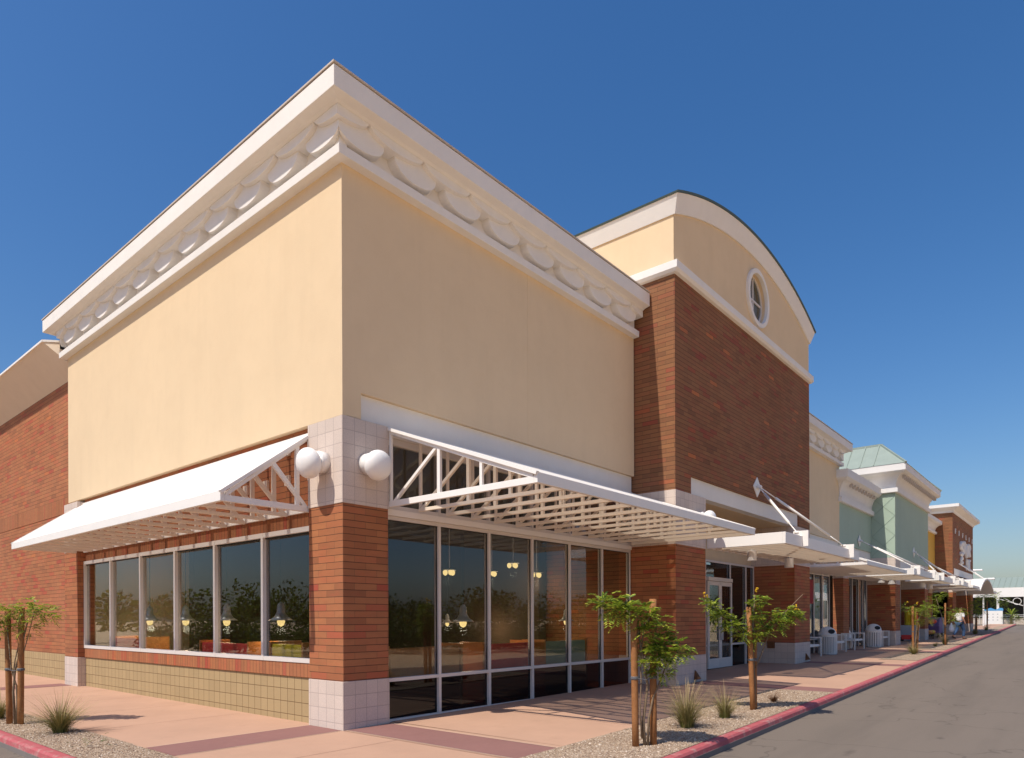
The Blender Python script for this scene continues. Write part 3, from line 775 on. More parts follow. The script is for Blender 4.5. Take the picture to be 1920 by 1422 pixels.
# entrance doors and glazing
storefront(tw, .3, 9.88, 16.42, (12.72, 14.5, 15.75), -.05, .80, 3.30, 3.2, name='entrance_glazing')
dq = MB()
for a, b_ in ((12.75, 13.605), (13.615, 14.47)):
    dq.box(a, a + .09, .19, .24, .13, 2.68); dq.box(b_ - .09, b_, .19, .24, .13, 2.68)
    dq.box(a + .09, b_ - .09, .192, .24, .13, .42); dq.box(a + .09, b_ - .09, .192, .24, 2.56, 2.68)
dq.box(12.75, 14.47, .17, .26, 2.69, 2.80)
door = dq.build('double_door', 'frame', tw, 0.004)
hd = MB()
for x in (13.56, 13.66): hd.bar((x, .15, .95), (x, .15, 1.35), .03, .03); hd.bar((x, .15, .97), (x, .19, .97), .02, .02); hd.bar((x, .15, 1.33), (x, .19, 1.33), .02, .02)
hd.build('handle', 'alu', door)
for a, b_ in ((12.84, 13.515), (13.705, 14.38)): MB().box(a, b_, .21, .216, .42, 2.56).build('glass_pane', 'glass', door)
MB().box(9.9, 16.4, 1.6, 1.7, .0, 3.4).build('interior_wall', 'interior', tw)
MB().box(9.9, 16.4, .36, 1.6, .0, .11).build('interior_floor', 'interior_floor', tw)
MB().box(17.0, 17.25, TY - .03, TY, 1.0, 1.2)
q = MB(); q.box(16.385, 16.43, -.42, -.18, .62, .84); q.box(16.375, 16.385, -.40, -.20, .64, .82)
tag(q.build('utility_box', 'rust', None, 0.004, loc=(16.4, -.3, .7)), 'dark metal utility box set in the stone base beside the entrance', 'utility box')
wall_lamp('white dome lamp rising behind the deep slatted awning on the tower pier', (9.45, TY - .008, 3.98), (0, -1, 0), .95)
def up_light(label, x, y):
    t = MB(); z = gz(x) + .06
    t.add([(x-.07, y, z), (x+.07, y, z), (x+.05, y, z+.18), (x-.03, y, z+.24), (x-.06, y-.11, z+.03), (x+.07, y-.12, z+.02), (x+.02, y-.03, z+.19)],
          [(0,1,5,4), (1,2,6,5), (2,3,6), (3,0,4,6), (4,5,6), (0,3,2,1)])
    t.tube([(x, y-.03, z+.06), (x, y+.04, z+.02)], .02)
    tag(t.build('ground_uplight', 'rust', None, loc=(x, y, z)), label, 'light', 'rusty uplights at the pier bases')
up_light('rusty uplight at the base of the left entrance pier', 9.25, TY - .015)
up_light('rusty uplight at the base of the right entrance pier', 17.5, TY - .015)

# ------------------------------------------------------------------ flat canopies
def flat_canopy(label, x0, x1, yw, yf, z, rods, plate_x, plate_z, lamps=None):
    t = thing('flat_canopy', label, 'canopy', ((x0+x1)/2, yw, z), 'flat canopies hung on rods')
    H = .265; f = MB()
    f.box(x0, x1, yf, yf + .07, z, z + H); f.box(x0, x0 + .07, yf + .07, yw, z + .001, z + H); f.box(x1 - .07, x1, yf + .07, yw, z + .001, z + H)
    f.box(x0 + .07, x1 - .07, yw - .06, yw, z + .001, z + H)
    f.build('edge_frame', 'white', t, 0.005)
    n = max(4, int((x1 - x0) / .38)); s_ = MB()
    for i in range(1, n):
        x = x0 + (x1 - x0) * i / n; s_.box(x - .03, x + .03, yf + .072, yw - .062, z - .004, z + .045)
    s_.build('slat', 'steel_bounce', t)
    d = MB(); d.add([(x0 + .07, yf + .07, z + .19), (x1 - .07, yf + .07, z + .19), (x1 - .07, yw - .06, z + .19), (x0 + .07, yw - .06, z + .19)], [(0, 1, 2, 3)]); d.build('deck', 'mesh_deck', t)
    rd = MB()
    for x in rods:
        br = MB(); br.box(x - .02, x + .02, yf - .13, yf - .002, z + .02, z + .40); br.box(x - .022, x + .022, yf - .002, yf + .22, z + H + .002, z + .40)
        br.build('bracket', 'white', t, 0.004)
        p0 = Vector((x, yf + .14, z + .37)); p1 = Vector((plate_x + (.05 if x > plate_x else -.05), yw - .08, plate_z))
        a = p0.lerp(p1, .18); b_ = p0.lerp(p1, .82)
        rd.tube([p0, a], .016, 8); rd.tube([a, b_], .036, 10); rd.tube([b_, p1], .016, 8)
        for pp in (p0, p1): rd.bar(pp - Vector((0, .05, .0)), pp + Vector((0, .05, 0)), .06, .07)
    rd.build('tie_rod', 'white', t, 0, True)
    pm = MB(); T = Matrix.Translation((plate_x, yw - .002, plate_z)) @ Matrix.Rotation(R(90), 4, 'X')
    k = .28; pm.add([tuple(T @ Vector(v)) for v in ((k,0,0),(0,k,0),(-k,0,0),(0,-k,0),(k,0,.025),(0,k,.025),(-k,0,.025),(0,-k,.025))], [(0,1,2,3),(7,6,5,4),(0,4,5,1),(1,5,6,2),(2,6,7,3),(3,7,4,0)])
    pm.box(plate_x - .07, plate_x + .07, yw - .12, yw - .03, plate_z - .05, plate_z + .05)
    pm.build('wall_plate', 'white', t, 0.003)
    return t
flat_canopy('flat white canopy over the tower entrance, its rods fixed to the brick', 9.95, 16.4, TY, -2.93, 3.30, (11.17, 15.3), 13.23, 5.28)
flat_canopy('flat white canopy on the low green shop front', 26.3, 31.0, -.02, -2.66, 3.37, (26.85, 30.5), 28.67, 5.15)
flat_canopy('flat white canopy on the tall green tower front', 33.3, 38.1, TY, -2.52, 3.42, (33.9, 37.6), 35.5, 5.04)
flat_canopy('small flat white canopy on the mustard shop front', 40.6, 44.9, -.02, -2.45, 3.45, (41.2, 44.3), 42.9, 5.2)
def can_light(label, x, y, z, r, h, bell=False):
    q = MB()
    if bell: q.lathe([(.03, h), (.05, h*.7), (r*.7, h*.5), (r, 0), (r*.9, 0), (.0, h*.4)], 18, Matrix.Translation((x, y, z)))
    else: q.lathe([(r, 0), (r, h), (.03, h), (.03, h + .15)], 22, Matrix.Translation((x, y, z)))
    q.box(x - .02, x + .02, y - .02, y + .02, z + h*.8, z + h + .2)
    tag(q.build('canopy_light', 'lamp_white', None, 0, False, loc=(x, y, z)), label, 'light', 'lights hung under the canopies')
can_light('white cylinder light nearest the corner, under the entrance canopy', 10.95, -1.77, 3.03, .11, .25)
can_light('white cylinder light under the far part of the entrance canopy', 13.85, -1.72, 3.02, .12, .26)
can_light('bell shaped light under the low green shop canopy, nearer one', 28.4, -1.0, 3.17, .16, .25, True)
can_light('bell shaped light under the low green shop canopy, farther one', 30.2, -1.05, 3.17, .16, .25, True)
can_light('white cylinder light under the green tower canopy, nearer one', 35.0, -1.5, 3.15, .15, .25)
can_light('white cylinder light under the green tower canopy, farther one', 37.2, -1.5, 3.15, .15, .25)

# ------------------------------------------------------------------ cream shop
CX1 = 25.5
cs = thing('cream_shop', 'low cream stucco shop between brick tower and green shop', 'building', (21.7, 0, 0))
q = MB(); q.box(TX1 + .003, CX1, 0, .3, 4.85, 8.95); q.box(CX1 - .3, CX1, .3, 6, 4.85, 8.95); q.build('stucco_wall', 'stucco', cs)
MB().box(TX1 + .003, CX1, .06, .3, 3.4, 4.848).build('header_band', 'band_white', cs)
big_cornice(cs, [(TX1 + .003, 0), (CX1, 0), (CX1, 2.0)], -.12, runs=((lambda t, z, p: (t, -p, z), TX1 + .01, CX1, 1.04),))
storefront(cs, .2, TX1 + .003, 24.6, (19.4, 20.9, 22.5, 23.6), 0.0, .75, 3.38, 3.2)
q = MB(); q.box(TX1 + .003, 24.6, .26, .3, 3.0, 3.39)
MB().box(TX1 + .1, 25, 2.4, 2.5, 0, 4).build('interior_wall', 'interior', cs)
ba = MB()
nx = 12
for i in range(nx+1):
    x = 21.1 + 1.15*i/nx; d = .03*math.sin(i*1.1); ba.v += [(x, .10 + d, 2.15), (x, .10 + d*.4, 3.12 + .04*math.sin(i*.5)), (x, .103 + d, 2.15), (x, .103 + d*.4, 3.12 + .04*math.sin(i*.5))]
for i in range(nx):
    a = 4*i; ba.f += [(a, a+4, a+5, a+1), (a+2, a+3, a+7, a+6), (a+1, a+5, a+7, a+3), (a, a+2, a+6, a+4)]
tag(ba.build('banner', 'banner', None, loc=(21.6, .1, 2.2)), 'maroon cloth banner hung in the cream shop window', 'banner')
awning('slatted_awning', 'white sloped awning over the cream shop front beside the tower', 'x', 18.6, 24.9, 2.65, 3.335, 4.4, .62, .0, (21.7, 0, 3.33), 1.0)

# ------------------------------------------------------------------ green shops
def cove(parent, path, z0, z1, p, name='cornice', mat='trim'):
    h = z1 - z0; pr = [(-.05, z0), (.10, z0), (.14, z0 + .02), (.14, z0 + h*.17), (.03, z0 + h*.19)]
    for i in range(8):
        t = i / 7; a = t * PI / 2; pr.append((.03 + (p - .14) * (1 - math.cos(a)), z0 + h*.2 + h*.48*math.sin(a)))
    pr += [(p - .03, z1 - h*.27), (p, z1 - h*.25), (p, z1), (-.05, z1)]
    o = MB().sweep(pr, mitre(path)).build(name, mat, parent)
    return o
gs = thing('green_shop', 'low sage green shop with thick off white cove cornice', 'building', (28.3, 0, 0))
MB().box(CX1 + .003, 31.06, 0, .3, 4.78, 6.6).build('green_wall', 'green', gs)
c_ = cove(gs, [(CX1 + .01, .3), (CX1 + .01, 0), (31.05, 0)], 6.55, 7.86, .46)
for i in range(9): MB().box(26.3 + i*.5, 26.36 + i*.5, -.33, -.2, 7.28, 7.42).build('dentil', 'coping', c_)
MB().box(CX1 + .003, 31.06, .05, .3, 3.45, 4.778).build('header_band', 'band_white', gs)
pier_at(gs, 25.6, 26.5, -.12, .3, .9, 3.3, 3.44)
storefront(gs, .2, 26.51, 30.85, (28.2, 29.3, 30.1), .1, None, 3.45, 3.2)
MB().box(26.5, 31, 2.4, 2.5, 0, 4).build('interior_wall', 'interior', gs)
gt = thing('green_tower', 'tall sage green shop tower with pale green metal hip roof', 'building', (35.4, TY, 0))
GX0, GX1 = 31.06, 39.72
q = MB(); q.box(GX0, GX1, TY, -.74, 4.5, 7.65); q.box(GX0, GX0 + .3, -.74, 8, 4.5, 7.65); q.box(GX1 - .3, GX1, -.74, 8, 4.5, 7.65); q.build('green_wall', 'green', gt)
c_ = cove(gt, [(GX0, 8), (GX0, TY), (GX1, TY), (GX1, 8)], 7.6, 8.88, .55)
for i in range(22): MB().box(GX0 + .2 + i*.4, GX0 + .27 + i*.4, TY - .42, TY - .27, 8.28, 8.42).build('dentil', 'coping', c_)
q = MB()
z = 8.885; e = .57; zr_ = 10.15
a = [(GX0 - e, TY - e, z), (GX1 + e, TY - e, z), (GX1 + e, 8, z), (GX0 - e, 8, z)]
r_ = [(GX0 + .75, TY + .75, zr_), (GX1 - .75, TY + .75, zr_), (GX1 - .75, 8, zr_), (GX0 + .75, 8, zr_)]
q.add(a + r_, [(0,1,5,4), (1,2,6,5), (3,0,4,7), (4,5,6,7), (0,3,2,1), (2,3,7,6)])
for i in range(1, 14):
    y = TY + .2 + i*.62; t1 = 1.0
    q.bar((GX0 - e + .04, y, z + .03), (GX0 + .75, y, zr_ + .02), .05, .07)
for i in range(1, 14):
    x = GX0 + .5 + i * .6
    q.bar((x, TY - e + .04, z + .03), (x, TY + .75, zr_ + .02), .035, .05)
q.bar(a[0], r_[0], .1, .09); q.bar(a[1], r_[1], .1, .09); q.bar(r_[0], r_[3], .12, .10); q.bar(r_[0], r_[1], .12, .10)
q.build('hip_roof', 'green_roof', gt)
jm = MB(); 
for k in range(4):
    z0 = 4.6 + k*.95
    jm.bar((GX0 - .002, TY + .0, z0), (GX0 - .002, TY + 1.02, z0 + .95), .006, .02, (1,0,0)); jm.bar((GX0 - .002, TY + 1.02, z0), (GX0 - .002, TY + .0, z0 + .95), .006, .02, (1,0,0))
jm.build('stucco_reveal', plain('dark_green_reveal', (0.14, 0.20, 0.16)), gt)
MB().box(31.9, 38.9, TY + .03, -.74, 3.9, 4.498).build('sign_band', 'band_white', gt)
pier_at(gt, GX0, 32.14, TY, .3, .95, 3.2, 4.495); pier_at(gt, 38.64, GX1, TY, .3, .95, 3.2, 4.495)
storefront(gt, .2, 32.15, 38.63, (34.0, 36.0, 37.4), .1, None, 3.4, 3.2)
MB().box(32.15, 38.63, .15, .3, 3.42, 4.498).build('entry_wall', 'stucco', gt)
MB().box(32.15, 38.63, 2.4, 2.5, 0, 4).build('interior_wall', 'interior', gt)
ys = thing('mustard_shop', 'mustard yellow shop front between green tower and far brick tower', 'building', (44.5, 0, 0))
MB().box(GX1 + .003, 48.9, 0, .3, 3.5, 7.35).build('mustard_wall', 'yellow', ys)
cove(ys, [(GX1 + .01, 0), (48.85, 0)], 7.3, 8.15, .45)
pier_at(ys, 42.2, 43.2, -.1, .3, 1.0, 3.2, 3.49); pier_at(ys, 46.0, 47.2, -.1, .3, 1.0, 3.2, 3.49)
storefront(ys, .2, GX1 + .003, 42.19, (41.0,), .2, None, 3.48, 3.2); storefront(ys, .2, 43.21, 45.99, (44.5,), .2, None, 3.48, 3.2); storefront(ys, .2, 47.21, 48.9, (), .2, None, 3.48, 3.2)
MB().box(GX1 + .1, 48.8, 2.4, 2.5, 0, 4).build('interior_wall', 'interior', ys)

# ------------------------------------------------------------------ far brick tower with vaulted canopy
BX0, BX1 = 48.9, 59.3
bt = thing('brick_tower_shop', 'far brick tower with flared white cornice and pale lettering', 'building', (54.1, TY, 0))
q = MB(); q.box(BX0, BX1, TY, -.74, 3.9, 8.75); q.box(BX0, BX0 + .3, -.74, 9, .3, 8.75); q.box(BX1 - .3, BX1, -.74, 9, .3, 8.75)
q.build('brick_wall', 'brick_shaded', bt)
MB().sweep([(-.05, 8.72), (.05, 8.72), (.10, 8.86), (.38, 9.02), (.43, 9.06), (.43, 9.26), (-.05, 9.3)], mitre([(BX0, 9), (BX0, TY), (BX1, TY), (BX1, 9)])).build('cornice', 'trim', bt)
MB().box(BX0 + .5, BX1 - .5, TY - .03, TY, 4.5, 4.95).build('sign_band', 'band_white', bt)
pier_at(bt, BX0, 50.4, TY, .3, 1.1, 3.3, 3.898); pier_at(bt, 57.8, BX1, TY, .3, 1.1, 3.3, 3.898)
storefront(bt, .2, 50.41, 57.79, (52.2, 54.1, 56), .3, None, 3.6, 3.2)
MB().box(50.41, 57.79, -.7, .3, 3.62, 3.898).build('entry_wall', 'stucco', bt); MB().box(50.41, 57.79, 2.4, 2.5, 0, 4).build('interior_wall', 'interior', bt)
# unreadable small capitals in a row and a two-line mark below
lt = thing('wall_sign', 'pale raised lettering and two line logo high on the far brick tower', 'sign', (54, TY, 6))
for i in range(6):
    x = 49.95 + i*1.73; q = MB(); zc = 7.55 + .0*i
    q.box(x - .05, x + .05, TY - .05, TY, zc - .17, zc + .17)
    if i in (0, 2): q.box(x + .05, x + .2, TY - .05, TY, zc + .11, zc + .17); q.box(x + .05, x + .16, TY - .05, TY, zc - .03, zc + .03)
    if i in (1, 5): q.bar((x - .14, TY - .03, zc - .17), (x, TY - .03, zc + .17), .05, .06)
    if i in (3,): q.box(x + .05, x + .2, TY - .05, TY, zc - .17, zc - .11)
    q.build('letter', 'trim', lt)
def stroke(pts, r):
    MB().tube([(x, TY - .06, z) for x, z in pts], r, 8).build('logo_letter', 'trim', lt)
def arc_pts(cx, cz, rx, rz, a0, a1, n=10): return [(cx + rx*math.cos(R(a0 + (a1-a0)*i/n)), cz + rz*math.sin(R(a0 + (a1-a0)*i/n))) for i in range(n+1)]
for k, x in enumerate((52.45, 53.7, 54.95, 56.2)):
    zc = 6.55 + (.08 if k % 2 else -.03)
    if k == 0: stroke(arc_pts(x, zc + .2, .42, .22, 20, 270) + arc_pts(x, zc - .24, .42, .22, 90, -160), .13)
    elif k == 1: stroke([(x - .3, zc - .45), (x - .3, zc + .42)] + arc_pts(x - .05, zc + .18, .42, .24, 90, -90), .13)
    elif k == 2: stroke(arc_pts(x, zc, .42, .42, 0, 360, 16), .13)
    else: stroke([(x - .35, zc - .42), (x - .35, zc + .4)] + arc_pts(x, zc + .2, .4, .22, 90, -90) + [(x + .3, zc - .42)], .13)
for k, x in enumerate((52.6, 55.3, 56.5)):
    zc = 5.68 - (.12 if k else 0)
    if k == 0: stroke(arc_pts(x, zc, .40, .22, 30, 330), .10)
    elif k == 1: stroke([(x - .3, zc + .35), (x - .05, zc - .35), (x + .2, zc + .3), (x + .42, zc - .35)], .11)
    else: stroke([(x + .25, zc + .35), (x - .25, zc + .3), (x - .25, zc - .35), (x + .3, zc - .35)], .11)
vt = thing('vaulted_canopy', 'arched white canopy over the entrance of the far brick tower', 'canopy', (53, TY, 3.4))
def vault(mb, x0, x1, y0, y1, z0, h, th, n=20):
    pts = []
    for i in range(n+1):
        t = -1 + 2*i/n; pts.append(((x0+x1)/2 + (x1-x0)/2*t, z0 + h*(1 - abs(t)**1.9)))
    b = len(mb.v)
    for x, z in pts: mb.v += [(x, y0, z), (x, y0, z + th), (x, y1, z + th), (x, y1, z)]
    for i in range(n):
        for k in range(4): mb.f.append((b+4*i+k, b+4*i+4+k, b+4*i+4+(k+1)%4, b+4*i+(k+1)%4))
    mb.f += [(b, b+1, b+2, b+3), (b+4*n+3, b+4*n+2, b+4*n+1, b+4*n)]
q = MB(); vault(q, 48.6, 56.6, -2.65, TY, 3.35, .85, .12); q.build('vault_shell', 'white', vt)
MB().box(45.2, 48.5, -2.6, -.1, 3.45, 3.6).build('side_wing', 'white', vt); MB().box(56.7, 59.2, -2.6, TY, 3.4, 3.55).build('far_wing', 'white', vt)
q = MB(); q.tube([(52.6, -2.5, 4.25), (51.5, TY - .03, 5.4)], .04); q.tube([(52.6, -2.5, 4.25), (54.2, TY - .03, 5.4)], .04); q.build('tie_rod', 'white', vt)

# ------------------------------------------------------------------ far green-roofed building across the end of the lane
fb = thing('far_building', 'far shop with green metal roof and white fascia across the end of the lane', 'building', (100, -4, .85))
z0 = gz(100)
q = MB(); q.add([(99.2, 7, 5.3), (99.2, -22, 5.3), (103.5, -22, 6.75), (103.5, 7, 6.75), (110, 7, 6.75), (110, -22, 6.75)], [(0,1,2,3), (3,2,5,4)])
for i in range(48): y = 6.8 - i*.6; q.bar((99.25, y, 5.34), (103.5, y, 6.79), .05, .07)
q.build('metal_roof', 'green_roof', fb)
MB().box(99.0, 99.3, -22, 7, 4.1, 5.25).build('fascia', 'white', fb, 0.01)
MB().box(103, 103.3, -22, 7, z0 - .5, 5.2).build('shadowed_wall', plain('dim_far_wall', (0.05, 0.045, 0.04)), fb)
for y in (3.6, .75, -2.0, -5.2, -8.5, -12): MB().box(98.98, 99.3, y - .13, y + .13, z0 - .5, 4.1).build('column', 'white', fb)
q = MB()
for yc in (-1.2, -4.2, -7.5):
    for k in range(12):
        t0, t1 = 2*PI*k/12, 2*PI*(k+1)/12
        q.bar((99.1, yc + .42*math.cos(t0), 3.55 + .42*math.sin(t0)), (99.1, yc + .42*math.cos(t1), 3.55 + .42*math.sin(t1)), .06, .06)
    q.bar((99.1, yc - .6, 3.0), (99.1, yc + 2.2, 4.0), .07, .07); q.bar((99.1, yc + .5, 3.45), (99.1, yc + 1.4, 4.0), .05, .05)
q.build('scroll_bracket', 'white', fb)
q = MB(); q.box(98.6, 98.8, -22, 5, z0 - .4, z0 + .62); q.build('low_wall', plain('far_low_wall', (0.5, 0.42, 0.34)), fb)
q = MB(); 
for z in (1.0, .8): q.tube([(98.4, 5, z0 + z), (98.4, -14, z0 + z)], .025, 6)
for i in range(16): q.tube([(98.4, 5 - i*1.2, z0 - .2), (98.4, 5 - i*1.2, z0 + 1.0)], .025, 6)
q.build('railing', 'white', fb)

def street_lamp(label, x, y, h, arm):
    t = thing('street_lamp', label, 'street lamp', (x, y, gz(x)), 'white street lamps beyond the shops')
    MB().tube([(x, y, gz(x) - .2), (x, y, gz(x) + h)], [.09, .06], 8).build('pole', 'white', t)
    q = MB(); q.box(x - .25, x + .25, y + .05*arm, y + 1.0*arm, gz(x) + h - .02, gz(x) + h + .16); q.build('lamp_head', 'lamp_white', t, .05)
street_lamp('taller white street lamp head just right of the far brick tower', 80, 1.4, 5.75, -1)
street_lamp('lower white street lamp head against the green far roof', 80, .35, 4.8, -1)

# ------------------------------------------------------------------ plants
def leaf_spray(mb, p, d, L, n, lw):
    d = d.normalized(); side = d.cross(Vector((0, 0, 1)))
    if side.length < .05: side = Vector((1, 0, 0))
    side.normalize(); up = side.cross(d)
    for i in range(n):
        f = (i + 1) / n; q = p + d * L * f - Vector((0, 0, 1)) * L * .45 * f * f
        for sgn in (-1, 1):
            ld = (side * sgn * .85 + d * .55 - up * random.uniform(.0, .35)).normalized()
            l = lw * 3.0 * (1 - .35*abs(f - .5)) * random.uniform(.8, 1.2); wv = d * lw * .5
            a = q; b = q + ld * l * .5 + wv; c = q + ld * l; e = q + ld * l * .5 - wv
            mb.add([a, b, c, e], [(0, 1, 2, 3)])
def crown_mesh(base, clusters, leaf=.026, n_leaf=7, L=.15):
    mb = MB()
    for (r, f, z, rad, n) in clusters:
        c = Vector(base) + RGT*r + FWD*f + Vector((0, 0, z))
        for _ in range(int(n * 0.68)):
            o = Vector((random.gauss(0, 1), random.gauss(0, 1), random.gauss(0, .7))); o = o.normalized() * rad * .92 * random.random() ** .45
            d = Vector((o.x, o.y, o.z * .4)) + Vector((random.uniform(-.5, .5), random.uniform(-.5, .5), random.uniform(-.25, .5))) * rad
            leaf_spray(mb, c + o, d if d.length > .01 else Vector((1, 0, 0)), L * random.uniform(.7, 1.25), n_leaf, leaf)
    return mb
def young_tree(label, base, stakes, limbs, clusters, flowers=(), leaf=.025, n_leaf=7, L=.12, tie_z=.85):
    base = Vector(base)
    t = thing('staked_tree', label, 'tree', base, 'young staked trees in the gravel beds')
    P = lambda r, f, z: base + RGT*r + FWD*f + Vector((0, 0, z))
    for (r, f, h, lean) in stakes:
        q = MB(); pts = [P(r + lean*k/4, f, -.1 + (h + .1)*k/4) for k in range(5)]; q.tube(pts, .043, 12); q.build('stake', 'stake', t, 0, True)
        q = MB(); c = P(r + lean*tie_z/h, f, tie_z); q.lathe([(.044, -.02), (.052, -.012), (.052, .012), (.044, .02)], 14, Matrix.Translation(c))
        q.tube([c + FWD*-.035, P(0.02, -.04, tie_z - .02)], .006, 6); q.build('tree_tie', 'tie', t)
    q = MB()
    for pts, r0, r1 in limbs:
        n = len(pts); q.tube([P(*p) for p in pts], [r0 + (r1-r0)*i/(n-1) for i in range(n)], 8)
    q.build('trunk', 'bark', t, 0, True)
    crown_mesh(base, clusters, leaf, n_leaf, L).build('crown', 'leaf', t)
    if flowers:
        q = MB()
        for (r, f, z) in flowers:
            for _ in range(7):
                c = P(r, f, z) + Vector((random.gauss(0, .022), random.gauss(0, .022), random.gauss(0, .025)))
                q.lathe([(.004, -.012), (.013, 0), (.016, .012), (.004, .016)], 6, Matrix.Translation(c))
        q.build('blossom', 'flower', t)
    return t
b1 = (1.56, -4.0, .013)
young_tree('nearest young tree with two brown stakes before the corner storefront', b1,
    [(-.10, 0, 1.70, .0 - .02), (.14, 0.1, 1.83, -.0)],
    [([(0.02,.02,-.05), (.0,.03,.3), (.06,.05,.75), (-.02,.03,1.2), (-.12,.0,1.7)], .022, .009), ([(.05,.02,-.05), (.07,.03,.35), (.13,.06,.6), (.25,.1,.85), (.33,.1,1.1)], .017, .007),
     ([(-.02,.0,.1), (-.05,-.02,.45), (-.03,0,.8), (-.04,.05,1.5)], .012, .006), ([(-.02,.03,1.2), (.02,.05,1.5), (.12,.05,1.65)], .009, .005)],
    [(-.42, 0, 1.76, .17, 70), (-.22, .05, 1.68, .19, 90), (-.02, 0, 1.66, .17, 80), (.10, .05, 1.45, .2, 100), (.22, .05, 1.22, .2, 100), (.40, 0, 1.18, .15, 80), (.12, 0, 1.08, .15, 70), (.22, .05, .92, .11, 40), (-.52, 0, 1.82, .08, 20)])
b2 = (5.48, -3.89, .047)
young_tree('young tree with spreading arms and yellow tips before the entrance', b2,
    [(-.02, 0, 1.74, -.06), (.05, .12, 1.3, .0)],
    [([(0.02,.03,-.05), (.03,.04,.4), (.01,.05,.9), (.02,.05,1.5), (.04,.05,1.95)], .02, .006), ([(.02,.05,.95), (-.2,.05,1.3), (-.5,.05,1.55), (-.78,.05,1.92)], .012, .005),
     ([(.04,.04,.7), (.15,.05,.95), (.3,.05,1.35), (.55,.05,1.65), (.85,.05,1.95)], .012, .005), ([(-.02,.02,.2), (-.09,.0,.5), (-.05,.0,.75), (.0,.0,.9)], .006, .004)],
    [(-.72, 0, 1.78, .11, 45), (-.55, .05, 1.6, .14, 60), (-.35, 0, 1.42, .13, 60), (-.18, .05, 1.28, .13, 45), (.05, 0, 1.85, .12, 50), (.06, .05, 1.6, .14, 60), (.08, .05, 1.32, .17, 70), (.38, 0, 1.5, .15, 70), (.55, .05, 1.62, .16, 80), (.70, 0, 1.60, .11, 45), (.3, 0, 1.35, .1, 30)],
    [(-.80, .05, 1.95), (.07, .05, 2.04), (.74, .05, 1.72)])
b3 = (-2.86, 4.42, 0)
young_tree('young tree with two stakes in the gravel strip by the side wall', b3,
    [(-.13, .06, 1.78, -.03), (.08, 0, 1.80, .02)],
    [([(0,.0,-.05), (-.03,0,.5), (.0,.0,.85), (.1,0,1.2), (.2,0,1.6)], .02, .009), ([(.02,0,-.05), (.03,0,.35), (.02,0,.6), (-.06,0,.85), (-.12,0,1.5)], .017, .007), ([(0,0,.85), (.1,0,1.0), (.2,0,1.35), (.3,0,1.75)], .01, .005), ([(-.03,0,.75), (.0,0,1.0), (.05,0,1.2)], .01, .008)],
    [(-.2, 0, 1.72, .2, 80), (.05, .05, 1.72, .2, 90), (.28, 0, 1.8, .18, 80), (.48, 0, 1.72, .14, 55), (.15, 0, 1.5, .16, 60), (-.18, 0, 1.45, .14, 50), (-.45, 0, 1.7, .2, 70), (.6, 0, 1.66, .07, 18)], (), .018)
b4 = (24.05, -3.05, .205)
young_tree('young tree with one stake in the second gravel bed', b4, [(-.05, 0, 1.82, -.02), (.12, .1, 1.2, .1)],
    [([(0,0,-.05), (.05,0,.6), (.1,0,1.2), (.35,0,1.7)], .03, .012), ([(.05,0,.5), (.16,0,.75), (.1,0,1.1)], .012, .008)],
    [(-.28, 0, 1.75, .16, 40), (.0, 0, 1.6, .24, 60), (.3, 0, 1.68, .26, 90), (.62, 0, 1.7, .28, 90), (.1, 0, 1.25, .16, 40), (.55, 0, 1.4, .2, 50)], [(-.3, 0, 1.98), (.1, 0, 1.95)], .022, 6, .2)
b5 = (32.2, -2.92, .274)
young_tree('young tree with one tall stake near the walking person', b5, [(0, 0, 2.0, .0)],
    [([(.05,0,-.05), (.0,0,.8), (-.2,0,1.5), (-.45,0,2.3)], .03, .012), ([(0,0,1.0), (.4,0,1.4), (.8,0,1.8)], .02, .01)],
    [(-.55, 0, 2.15, .28, 70), (-.75, 0, 1.75, .26, 60), (-.2, 0, 2.4, .18, 30), (.35, 0, 1.5, .3, 90), (.65, 0, 1.55, .26, 60), (.3, 0, 1.1, .2, 40), (-.0, 0, 2.3, .12, 14)], [(.28, 0, 1.85)], .025, 6, .22)
b6 = (51.2, -2.05, .435)
young_tree('small round young tree left of the white notice board', b6, [(.1, 0, 1.2, 0)],
    [([(0,0,-.05), (.02,0,.9), (.0,0,1.8)], .04, .015)], [(0, 0, 1.75, .5, 130), (.15, 0, 2.2, .38, 80), (-.2, 0, 1.4, .3, 50), (.35, 0, 1.6, .3, 40)], [(.05, 0, 2.3), (.4, 0, 1.7)], .034, 6, .3)
b7 = (61.9, -1.7, .526)
young_tree('farther young tree on a dark stake by the notice board', b7, [(.0, 0, 2.4, 0)],
    [([(0,0,-.05), (.05,0,1.2), (.0,0,2.6)], .045, .02)], [(-.1, 0, 3.0, .5, 110), (.3, 0, 2.8, .45, 90), (-.5, 0, 2.7, .3, 50), (.6, 0, 2.9, .3, 40)], (), .038, 6, .34)

